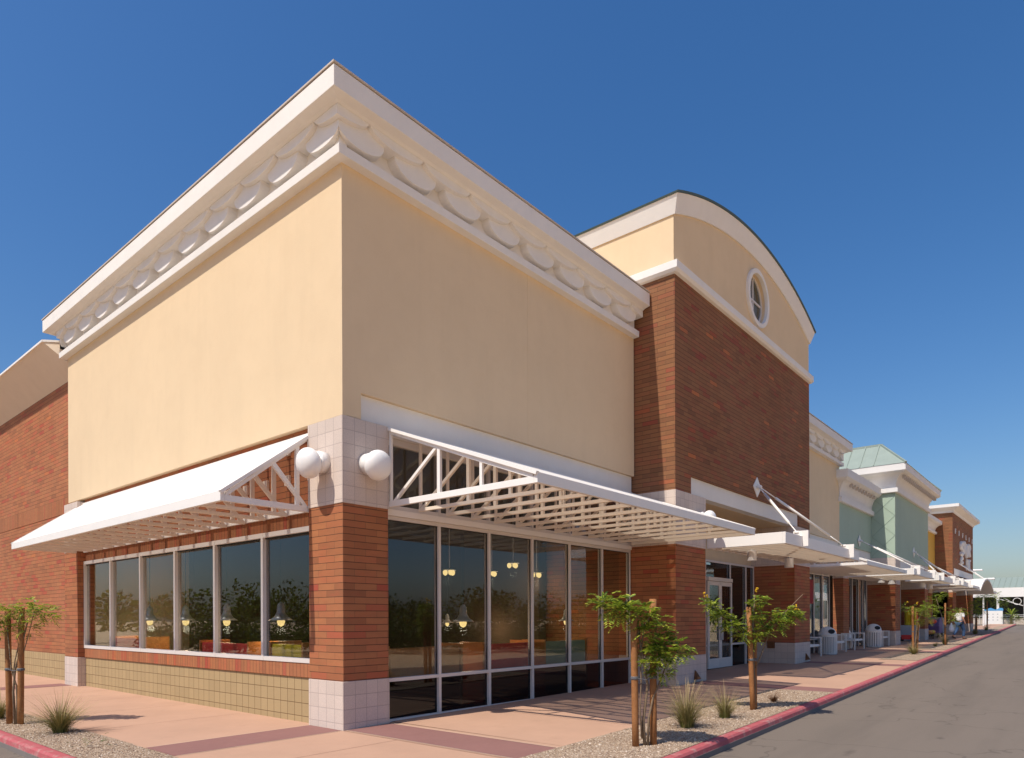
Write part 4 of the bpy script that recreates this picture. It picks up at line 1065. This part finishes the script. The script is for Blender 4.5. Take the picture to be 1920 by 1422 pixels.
def tuft(label, x, y, h, w_, n, name='grass_tuft', mat='grass', straight=.5, group='clumps of bunch grass in the gravel'):
    mb = MB(); al = []; z = gz(x)
    for i in range(int(n * 1.6)):
        a = random.uniform(0, 2*PI); lean = random.random() ** .8 * w_; hh = h * .9 * random.uniform(.45, 1.05) * (1 if random.random() < .3 else .62)
        d = Vector((math.cos(a), math.sin(a), 0)); b0 = Vector((x, y, z)) + d * random.uniform(0, .12) * h; sd = Vector((-d.y, d.x, 0)); bw_ = .0030 * (.6 + h)
        k = len(mb.v); seg = 4
        for j in range(seg + 1):
            t = j / seg; p = b0 + d * lean * (t ** 1.7) + Vector((0, 0, hh * (t - .18 * lean * t * t))); ww_ = bw_ * (1 - .85*t)
            mb.v += [tuple(p - sd*ww_), tuple(p + sd*ww_)]; al += [t * (hh/h), t * (hh/h)]
        for j in range(seg): mb.f.append((k+2*j, k+2*j+1, k+2*j+3, k+2*j+2))
    me = bpy.data.meshes.new(name); me.from_pydata([(p[0]-x, p[1]-y, p[2]-z) for p in mb.v], [], mb.f); me.update()
    at = me.attributes.new('along', 'FLOAT', 'POINT'); at.data.foreach_set('value', [min(1, v*1.15) for v in al])
    me.materials.append(M[mat]); o = bpy.data.objects.new(name, me); COL.objects.link(o); o.location = (x, y, z)
    tag(o, label, 'grass', group)
tuft('wide bunch of grass beside the tree in the side gravel strip', -2.68, 2.98, .72, .62, 420)
tuft('bunch of grass at the left edge behind the side strip tree', -2.86, 5.35, .6, .5, 260)
tuft('tall pale bunch of grass right of the nearest staked tree', 3.15, -3.80, .78, .5, 380)
tuft('thin dry bunch of grass in the middle of the near gravel bed', 4.35, -3.86, .66, .42, 220)
tuft('small dry brown tuft past the second staked tree', 6.72, -3.78, .26, .25, 160, mat='dry')
tuft('rounded straw coloured clump at the foot of the third staked tree', 23.6, -3.1, .55, .5, 200)
tuft('greener clump just behind the third staked tree', 25.2, -2.75, .6, .5, 160)
tuft('small clump left of the tall stake near the person', 30.6, -2.75, .4, .4, 120)
tuft('darker clump right of the tall stake near the person', 33.3, -2.75, .75, .5, 180)
tuft('yellowish clump under the small round tree', 50.6, -2.1, .8, .6, 160)
tuft('yellowish clump under the farthest staked tree', 61.2, -1.7, .8, .7, 150)
# low groundcover sprig near the left kerb
sp = crown_mesh((-2.75, 1.35, 0.02), [(0, 0, .05, .12, 16), (-.25, 0, .04, .08, 8)], .010, 5, .07)
tag(sp.build('ground_sprig', 'leaf_dark', None, loc=(-2.75, 1.35, 0)), 'tiny green sprig in the gravel near the left kerb', 'plant')
# shrubs and palm in front of the far building
def shrub(label, x, y, rad, n, z=0, name='shrub', mat='leaf_dark'):
    q = crown_mesh((x, y, gz(x) + z), [(0, 0, rad*.8, rad, n), (rad*.6, 0, rad*.6, rad*.7, n//2), (-rad*.6, 0, rad*.6, rad*.7, n//2)], .05, 6, .4)
    tag(q.build(name, mat, None, loc=(x, y, gz(x))), label, 'shrub', 'shrubs before the far building')
shrub('dark bushy shrub above the notice board', 97, .2, .9, 90, 1.9)
shrub('bushy shrub at the right edge before the far building', 92, -1.35, .8, 90)
pm = thing('palm', 'small fan palm before the far building', 'palm', (93.5, -1.0, gz(93.5)))
MB().tube([(93.5, -1.0, gz(93.5) - .1), (93.5, -1.0, gz(93.5) + 1.0)], [.14, .11], 8).build('trunk', 'bark', pm)
q = MB()
for i in range(40):
    a = random.uniform(0, 2*PI); el = random.uniform(-.2, 1.3); d = Vector((math.cos(a)*math.cos(el), math.sin(a)*math.cos(el), math.sin(el))); o = Vector((93.5, -1.0, gz(93.5) + 1.05)); sd = d.cross(Vector((0,0,1))).normalized()
    q.add([o, o + d*.7 + sd*.05, o + d*1.25 - Vector((0,0,.25)), o + d*.7 - sd*.05], [(0,1,2,3)])
q.build('fronds', 'leaf', pm)

# wood far behind the camera and an added nearer hedge, seen only in the glass
tl = MB()
def clump(a0, d, rr, zc, n, sz):
    c = Vector((d*math.cos(a0), d*math.sin(a0), zc))
    for j in range(n):
        o = Vector((random.gauss(0, 1), random.gauss(0, 1), random.gauss(0, 1))).normalized() * rr * random.random() ** .4
        p = c + Vector((o.x, o.y, abs(o.z) * 1.2)); u = Vector((random.uniform(-1,1), random.uniform(-1,1), random.uniform(-1,1))).normalized() * sz; v_ = u.cross(Vector((random.random(), random.random(), 1))).normalized() * sz * .8
        tl.add([p - u, p - v_, p + u, p + v_], [(0,1,2,3)])
for lo, hi in ((1.85, 2.95), (5.0, 5.98)):
    for k in range(210):
        clump(random.uniform(lo, hi), random.uniform(24, 34), random.uniform(.7, 1.2), random.uniform(.0, .45), 330, .075)  # low hedge added to hide the pale ground in the reflections
    for k in range(60):
        clump(random.uniform(lo, hi), random.uniform(45, 80), random.uniform(1.3, 3.0), random.uniform(.6, 2.2), 420, .17)
for k in range(60): clump(random.uniform(2.95, 5.0), random.uniform(70, 110), random.uniform(1.5, 3.2), random.uniform(.5, 2), 90, .4)
structure('wood_and_added_hedge', tl, 'leaf_dark', kind='stuff')

# ------------------------------------------------------------------ pavement furniture
def litter_bin(label, x, y, k=1.0):
    z = gz(x); t = thing('litter_bin', label, 'bin', (x, y, z), 'white domed litter bins')
    r = .33*k; h = .74*k
    q = MB(); q.lathe([(r*.88, .0), (r*.88, h)], 28, Matrix.Translation((x, y, z + .02))); q.build('liner', 'gasket', t)
    q = MB(); q.lathe([(r, 0), (r, .05), (r*.95, .05), (r*.95, 0)], 28, Matrix.Translation((x, y, z)))
    ring(q, r*.93, r*1.02, h - .05, h + .02, Matrix.Translation((x, y, z)), 28); ring(q, r*.93, r*1.0, .0, .05, Matrix.Translation((x, y, z)), 28)
    for i in range(28):
        a = 2*PI*i/28; c, s_ = math.cos(a), math.sin(a)
        q.bar((x + r*c, y + r*s_, z + .03), (x + r*c, y + r*s_, z + h), .045*k, .012, (c, s_, 0))
    q.build('slatted_body', 'white', t)
    pr = [(r*1.03, h), (r*1.03, h + .05)] + [(max(.001, r*math.cos(a)), h + .05 + .30*k*math.sin(a)) for a in [i*PI/2/8 for i in range(9)]]
    q = MB(); q.lathe(pr, 28, Matrix.Translation((x, y, z))); q.build('dome_lid', 'white', t, 0, True)
    q = MB(); T = Matrix.Translation((x - r*.62, y - r*.55, z + h + .14*k)) @ Matrix.Rotation(R(-48), 4, 'Z') @ Matrix.Rotation(R(62), 4, 'X')
    T = Matrix.Translation((x - r*.52, y - r*.52, z + h + .155*k))
    o_ = Vector((-.62, -.62, .48)).normalized(); T = T @ o_.to_track_quat('Z', 'Y').to_matrix().to_4x4()
    pts = [Vector((.13*k*math.cos(a), .09*k*math.sin(a) - .02, .075*k)) for a in [2*PI*i/16 for i in range(16)]]
    q.add([tuple(T @ p) for p in pts] + [tuple(T @ (p - Vector((0, 0, .04)))) for p in pts], [tuple(range(16))] + [(i, (i+1) % 16, 16 + (i+1) % 16, 16+i) for i in range(16)])
    q.build('opening', 'gasket', t)
litter_bin('nearest white domed litter bin, just past the brick tower', 22.1, -.44, .98)
litter_bin('white domed litter bin before the green tower pier', 28.9, -.56, .98)
litter_bin('farthest white litter bin, left of the tall tree stake', 47.9, -.4, 1.0)
def bench(label, x, y, L=1.5):
    z = gz(x); t = thing('bench', label, 'bench', (x, y, z), 'white metal benches along the shop fronts')
    q = MB()
    for i in range(7): yy = y - .05 - i*.065; q.box(x, x + L, yy - .025, yy + .025, z + .43, z + .455)
    q.box(x, x + L, y - .48, y - .46, z + .38, z + .43); q.build('seat', 'white', t)
    q = MB(); n = 16; pts = [(x, z + .47)] + [(x + L/2 - L/2*math.cos(PI*i/n), z + .60 + .30*math.sin(PI*i/n)) for i in range(n+1)] + [(x + L, z + .47)]
    q.prism(pts, lambda p: (p[0], y + .0, p[1]), lambda p: (p[0], y + .03, p[1])); q.build('backrest', 'white', t)
    for xx in (x - .03, x + L + .03):
        q = MB(); q.bar((xx, y, z), (xx, y, z + .68), .045, .045); q.bar((xx, y - .52, z), (xx, y - .52, z + .68), .045, .045)
        q.bar((xx, y + .02, z + .70), (xx, y - .545, z + .70), .05, .04); q.bar((xx, y, z + .41), (xx, y - .52, z + .41), .03, .04); q.build('end_frame', 'white', t)
bench('white bench half hidden behind the brick tower pier', 19.3, -.05)
bench('white bench right behind the nearest litter bin', 22.9, -.05, 1.3)
bench('white bench with arched back between the two litter bins', 25.6, -.05, 1.5)
bench('white bench beyond the second litter bin', 29.5, -.3, 1.2)
# goods displayed outside the mustard shop
def goods():
    x, y = 36.2, -.35; z = gz(x)
    q = MB(); q.box(x - .25, x + .35, y - .5, y, z + .1, z + .34)
    t = thing('toy_wagon', 'small red toy wagon by the green tower pier', 'wagon', (x, y, z)); q.build('tray', 'red', t, .02)
    for dx, dy in ((-.18, -.5), (.25, -.5), (-.18, 0), (.25, 0)):
        w_ = MB(); w_.lathe([(.0, -.03), (.12, -.03), (.12, .03), (.0, .03)], 14, Matrix.Translation((x + dx, y + dy, z + .12)) @ Matrix.Rotation(R(90), 4, 'X')); w_.build('wheel', 'black', t)
    x, y = 37.6, -.5; z = gz(x)
    t = thing('display_bucket', 'pale grey crate of orange and yellow sticks outside the shops', 'display', (x, y, z))
    q = MB(); q.prism([(-.33, 0), (.33, 0), (.42, .85), (-.42, .85)], lambda p: (x + p[0], y - .4, z + p[1]), lambda p: (x + p[0], y + .4, z + p[1])); q.build('crate', plain('pale_grey_crate', (.45, .48, .52)), t)
    for mat, sx in (('yel', -.22), ('orange', 0), ('red', .22)):
        q = MB()
        for i in range(12): a = x + sx + random.uniform(-.14, .14); b_ = y + random.uniform(-.3, .3); q.tube([(a, b_, z + .7), (a + random.uniform(-.1, .1), b_, z + random.uniform(1.5, 1.85))], .035, 6)
        q.build('stick', mat, t)
    x, y = 40.6, -.9; z = gz(x)
    t = thing('produce_rack', 'two tier rack of orange and red goods outside the mustard shop', 'rack', (x, y, z))
    q = MB(); q.box(x - .7, x + .7, y - .4, y + .3, z + .2, z + .26); q.box(x - .7, x + .7, y - .2, y + .3, z + .8, z + .86)
    for dx in (-.7, .7): q.bar((x + dx, y + .25, z), (x + dx, y + .25, z + 1.1), .05, .05); q.bar((x + dx, y - .35, z), (x + dx, y - .35, z + .3), .05, .05)
    q.build('rack_frame', 'black', t)
    for mat, lv in (('orange', .98), ('red', 1.0), ('orange', .38), ('yel', .38)):
        q = MB()
        for i in range(9): q.lathe([(.02, -.13), (.13, -.06), (.15, .02), (.10, .11), (.02, .13)], 10, Matrix.Translation((x + random.uniform(-.65, .65), y + random.uniform(-.2, .2), z + lv)))
        q.build('goods', mat, t)
    x, y = 43.3, -.75; z = gz(x)
    for i, (dx, mat, lab) in enumerate(((0, plain('purple_cover', (.16, .10, .22)), 'purple covered cart outside the mustard shop'), (1.2, plain('grey_cover', (.22, .23, .27)), 'grey covered cart outside the mustard shop'))):
        t = thing('covered_cart', lab, 'cart', (x + dx, y, z), 'covered carts outside the mustard shop')
        q = MB(); q.prism([(-.55, .25), (.55, .25), (.6, .8), (.25, 1.25), (-.45, 1.1), (-.6, .7)], lambda p: (x + dx + p[0], y - .4, z + p[1]), lambda p: (x + dx + p[0], y + .4, z + p[1])); q.build('cover', mat, t, .05)
        q = MB()
        for a in (-.45, .45):
            for b_ in (-.35, .35): q.lathe([(.0, -.03), (.12, -.03), (.12, .03), (.0, .03)], 12, Matrix.Translation((x + dx + a, y + b_, z + .12)) @ Matrix.Rotation(R(90), 4, 'X')); q.bar((x+dx+a, y+b_, z+.12), (x+dx+a, y+b_, z+.3), .04, .04)
        q.build('wheel', 'black', t)
goods()
# notice board near the end of the lane
nb = thing('notice_board', 'white notice board with blue top near the end of the lane', 'sign', (94, .8, gz(94)))
zb_ = gz(94)
MB().box(93.95, 94.1, -.15, 1.75, zb_ - .3, zb_ + 1.55).build('panel', 'white', nb, .01)
q = MB(); n = 14; q.prism([(-.2, 1.56)] + [(-.2 + 2.0*i/n, 1.8 + .10*math.sin(i*.9)) for i in range(n+1)] + [(1.8, 1.56)], lambda p: (93.94, p[0], zb_ + p[1]), lambda p: (94.11, p[0], zb_ + p[1])); q.build('blue_header', 'blue', nb)
q = MB()
for r_i, zz in enumerate((1.15, .8, .45)):
    for c_i, yy in enumerate((.35, .8, 1.25)): q.box(93.935, 93.95, yy - .07, yy + .06, zb_ + zz - .03, zb_ + zz + .035)
q.build('printed_mark', plain('grey_print', (.25, .27, .3)), nb)

# ------------------------------------------------------------------ the person with a shopping bag
def person():
    X, Y = 41.0, -2.40; z = gz(X)
    t = thing('person', 'person in white shirt and blue jeans walking with a white bag', 'person', (X, Y, z))
    u = (RGT * .97 + FWD * .24).normalized()      # walking direction, to the right and away
    sd = Vector((u.y, -u.x, 0)) * 1.0             # their right-hand side, towards the camera
    O = Vector((X, Y, z))
    def skin(name, verts, edges, radii, mat, lv=2):
        me = bpy.data.meshes.new(name); me.from_pydata([tuple(u*a + sd*b + Vector((0, 0, c))) for a, b, c in verts], edges, []); me.update()
        o = bpy.data.objects.new(name, me); COL.objects.link(o); o.parent = t
        m_ = o.modifiers.new('skin', 'SKIN'); 
        for i, r_ in enumerate(radii):
            me.skin_vertices[0].data[i].radius = r_ if isinstance(r_, tuple) else (r_, r_)
        me.skin_vertices[0].data[0].use_root = True; m_.use_smooth_shade = True
        s_ = o.modifiers.new('sub', 'SUBSURF'); s_.levels = lv; s_.render_levels = lv
        me.materials.append(M[mat]); return o
    # body: pelvis, spine, neck, head, arms, legs
    V = [(0, 0, .96), (.01, 0, 1.15), (.03, 0, 1.38), (.04, 0, 1.50), (.06, 0, 1.56), (.075, 0, 1.66), (.07, 0, 1.76),
         (.03, .20, 1.44), (-.02, .25, 1.17), (.10, .26, .93), (.14, .25, .86),
         (.03, -.20, 1.44), (-.08, -.25, 1.19), (-.26, -.24, 1.0), (-.30, -.23, .95),
         (.02, .10, .90), (.19, .11, .50), (.16, .11, .10), (.27, .11, .04), (.0, -.10, .90), (-.07, -.10, .52), (-.36, -.10, .19), (-.27, -.10, .05)]
    E_ = [(0,1),(1,2),(2,3),(3,4),(4,5),(5,6),(2,7),(7,8),(8,9),(9,10),(2,11),(11,12),(12,13),(13,14),(0,15),(15,16),(16,17),(17,18),(0,19),(19,20),(20,21),(21,22)]
    rad = [(.09,.09), (.085,.085), (.09,.09), .055, .055, .095, .06, .065, .05, .037, .04, .065, .05, .037, .04, .095, .065, .045, .04, .095, .065, .045, .04]
    skin('body', V, E_, rad, 'skin')
    skin('shirt', [(0, 0, .97), (.01, 0, 1.15), (.03, 0, 1.40), (.04, 0, 1.47), (.03, .21, 1.44), (-.01, .25, 1.22), (.03, -.21, 1.44), (-.06, -.25, 1.23)],
         [(0,1),(1,2),(2,3),(2,4),(4,5),(2,6),(6,7)], [(.16,.19), (.155,.185), (.15,.20), .09, .09, .08, .09, .08], 'shirt')
    skin('jeans', [(0, 0, .96), (.02, .10, .88), (.19, .11, .50), (.155, .11, .12), (.0, -.10, .88), (-.07, -.10, .52), (-.34, -.10, .20)],
         [(0,1),(1,2),(2,3),(0,4),(4,5),(5,6)], [(.15,.17), .115, .085, .075, .115, .085, .07], 'denim')
    skin('hair', [(.03, 0, 1.66), (.05, 0, 1.74), (.085, 0, 1.765)], [(0,1),(1,2)], [.085, .095, .06], 'hair')
    sh = MB()
    for (a, b_, c, tilt) in ((.20, .11, .035, 0), (-.33, -.10, .09, .5)):
        p = O + u*a + sd*b_ + Vector((0, 0, c)); d = (u + Vector((0, 0, -tilt))).normalized(); sh.bar(p - d*.10, p + d*.17, .095, .075)
    sh.build('shoe', 'shoe', t, .025)
    h = O + u*-.27 + sd*-.235 + Vector((0, 0, .93))
    bg = MB(); n = 12
    for i, (zz, w_, d_) in enumerate(((0, .03, .02), (-.12, .08, .05), (-.25, .17, .09), (-.42, .19, .11), (-.52, .15, .10), (-.54, .06, .05))):
        for k in range(n):
            a = 2*PI*k/n; p = h + u*(w_*math.cos(a)*(1 + .08*math.sin(3*a + i)) - .06) + sd*d_*math.sin(a) + Vector((0, 0, zz)); bg.v.append(tuple(p))
    for i in range(5):
        for k in range(n): bg.f.append((i*n + k, i*n + (k+1) % n, (i+1)*n + (k+1) % n, (i+1)*n + k))
    bg.f.append(tuple(range(n))); bg.f.append(tuple(5*n + k for k in range(n)))
    tag(bg.build('shopping_bag', 'bag', None, 0, True, loc=tuple(h)), 'white plastic shopping bag in the hand of the walking person', 'bag')
person()

# ------------------------------------------------------------------ things behind the windows
def pendant(label, x, y, zb, k=1.0):
    t = thing('pendant_lamp', label, 'lamp', (x, y, zb), 'aluminium pendant lamps behind the glass')
    T = Matrix.Translation((x, y, zb))
    q = MB(); q.lathe([(.21*k, .03), (.12*k, .09*k), (.075*k, .17*k), (.065*k, .30*k), (.03*k, .34*k), (.02, .36*k)], 20, T); q.build('shade', 'alu', t, 0, True)
    q = MB(); q.lathe([(.003, -.085*k), (.05*k, -.06*k), (.07*k, 0), (.06*k, .05*k), (.03, .08*k)], 16, T); q.build('bulb', 'bulb', t, 0, True)
    MB().tube([(x, y, zb + .35*k), (x, y, 4.45)], .008, 6).build('cord', 'black', t)
    pl_ = bpy.data.lights.new('bulb_light', 'POINT'); pl_.energy = 20 * k; pl_.color = (1, .72, .42); pl_.shadow_soft_size = .08
    po = bpy.data.objects.new('bulb_light', pl_); COL.objects.link(po); po.location = (x, y, zb - .16*k)
for lab, y in (('farthest left', 9.1), ('second from the left', 7.2), ('third from the left', 5.35), ('nearest the corner', 3.3)):
    pendant('aluminium pendant lamp behind the ribbon window, ' + lab, 1.0, y, 1.56, 1.05)
pendant('aluminium pendant lamp behind the second pane of the corner storefront', 3.8, 1.3, 1.52, 1.05)
pendant('aluminium pendant lamp behind the fifth pane of the corner storefront', 7.3, 1.3, 1.52, .9)
for i, (x, y, lab) in enumerate(((6.0, 4.0, 'left of the storefront lamp'), (6.7, 4.2, 'right of the storefront lamp'), (7.4, 3.9, 'behind the third storefront pane'))):
    pendant('small pendant lamp deep in the room, ' + lab, x, y, 1.48, .7)
def ceiling_light(label, x, y, z):
    t = thing('ceiling_lamp', label, 'lamp', (x, y, z), 'glowing ceiling lamps deep in the corner room')
    for k in range(3):
        a = k * 2.1; q = MB(); q.lathe([(.01, -.06), (.05, -.03), (.06, .03), (.02, .07)], 12, Matrix.Translation((x + .10*math.cos(a), y + .10*math.sin(a), z))); q.build('bulb', 'bulb', t, 0, True)
    q = MB(); q.tube([(x, y, z + .1), (x, y, 4.45)], .012, 6); q.lathe([(.16, .06), (.02, .11)], 14, Matrix.Translation((x, y, z))); q.build('lamp_body', 'alu', t)
    l_ = bpy.data.lights.new('ceiling_bulb', 'POINT'); l_.energy = 5; l_.color = (1, .74, .45); l_.shadow_soft_size = .1
    o_ = bpy.data.objects.new('ceiling_bulb', l_); COL.objects.link(o_); o_.location = (x, y, z - .2)
for lab, x, y, z in (('nearest the corner pier', 5.1, 3.0, 2.66), ('second from the corner pier', 6.55, 3.0, 2.70), ('highest of them', 7.25, 2.9, 2.94), ('farthest from the corner pier', 7.7, 2.5, 2.7)):
    ceiling_light('glowing three bulb ceiling lamp seen through the upper storefront glass, ' + lab, x, y, z)
def booth(label, x0, x1, y0, y1, mat, zt=1.12):
    t = thing('booth', label, 'booth seat', ((x0+x1)/2, (y0+y1)/2, 0), 'booth seats behind the glass')
    MB().box(x0, x1, y0, y1, .02, .48).build('seat', mat, t, .03)
    if (x1 - x0) > (y1 - y0): MB().box(x0, x1, y0, y0 + .1, .49, zt).build('backrest', mat, t, .03)
    else: MB().box(x0, x0 + .1, y0, y1, .49, zt).build('backrest', mat, t, .03)
    for a_ in (0, 1):
        q = MB()
        if (x1 - x0) > (y1 - y0): q.box(*((x0 - .05, x0 - .005) if a_ == 0 else (x1 + .005, x1 + .05)), y0 - .02, y1, .02, zt + .04)
        else: q.box(x0 - .02, x1, *((y0 - .05, y0 - .005) if a_ == 0 else (y1 + .005, y1 + .05)), .02, zt + .04)
        q.build('end_panel', 'orange', t)
booth('wood brown booth behind the first storefront pane', 1.3, 2.95, .55, 1.15, 'orange')
booth('red booth behind the second and third storefront panes', 3.6, 5.05, .55, 1.15, 'red')
booth('dull green booth behind the fourth and fifth storefront panes', 5.5, 7.0, .55, 1.15, 'sage')
booth('yellow booth behind the last ribbon window pane', .45, 1.05, 1.75, 2.7, 'yel', 1.18)
booth('red booth behind the ribbon window, nearer one', .45, 1.05, 3.5, 5.3, 'red', 1.16)
booth('red booth behind the ribbon window, farther one', .45, 1.05, 8.2, 9.9, 'red', 1.18)

# ------------------------------------------------------------------ light, sky, camera
L = Vector((-.645, .07, 1.0)).normalized()
EL = math.asin(L.z); AZ = math.atan2(L.x, L.y)     # azimuth clockwise from +Y
wd = bpy.data.worlds.new('World'); S.world = wd; wd.use_nodes = True
nt = wd.node_tree; bgn = nt.nodes['Background']
sky = nt.nodes.new('ShaderNodeTexSky'); sky.sky_type = 'NISHITA'; sky.sun_disc = False
sky.sun_elevation = EL; sky.sun_rotation = AZ; sky.altitude = 0; sky.air_density = 1.3; sky.dust_density = 1.6; sky.ozone_density = 4.5
tn = nt.nodes.new('ShaderNodeMix'); tn.data_type = 'RGBA'; tn.blend_type = 'MULTIPLY'; tn.inputs[0].default_value = 1; tn.inputs[7].default_value = (.93, .945, 1.04, 1)
hs = nt.nodes.new('ShaderNodeHueSaturation'); hs.inputs['Saturation'].default_value = 1.24
nt.links.new(sky.outputs[0], tn.inputs[6]); nt.links.new(tn.outputs[2], hs.inputs['Color']); nt.links.new(hs.outputs[0], bgn.inputs[0]); bgn.inputs[1].default_value = 0.084
sl = bpy.data.lights.new('sun', 'SUN'); sl.energy = 3.4; sl.angle = R(.5); sl.color = (1, .925, .81)
so = bpy.data.objects.new('sun', sl); COL.objects.link(so); so.rotation_euler = L.to_track_quat('Z', 'Y').to_euler(); so.location = (-20, 5, 40)
cam = bpy.data.cameras.new('camera'); co = bpy.data.objects.new('camera', cam); COL.objects.link(co); S.camera = co
rl = .003738; c_, s_ = math.cos(rl), math.sin(rl); UP = Vector((0, 0, 1))
rx = RGT*c_ - UP*s_; uy = RGT*s_ + UP*c_; bz = -FWD
mw = Matrix((rx, uy, bz)).transposed().to_4x4(); mw.translation = CAMP; co.matrix_world = mw
cam.sensor_width = 36; cam.lens = 1284.38/1920*36; cam.shift_x = 0; cam.shift_y = (1160.78 - 711)/1920
cam.clip_start = .1; cam.clip_end = 3000
S.view_settings.view_transform = 'Standard'; S.view_settings.look = 'None'; S.view_settings.exposure = 0.5; S.view_settings.gamma = 1
S.cycles.max_bounces = 8; S.cycles.transparent_max_bounces = 16
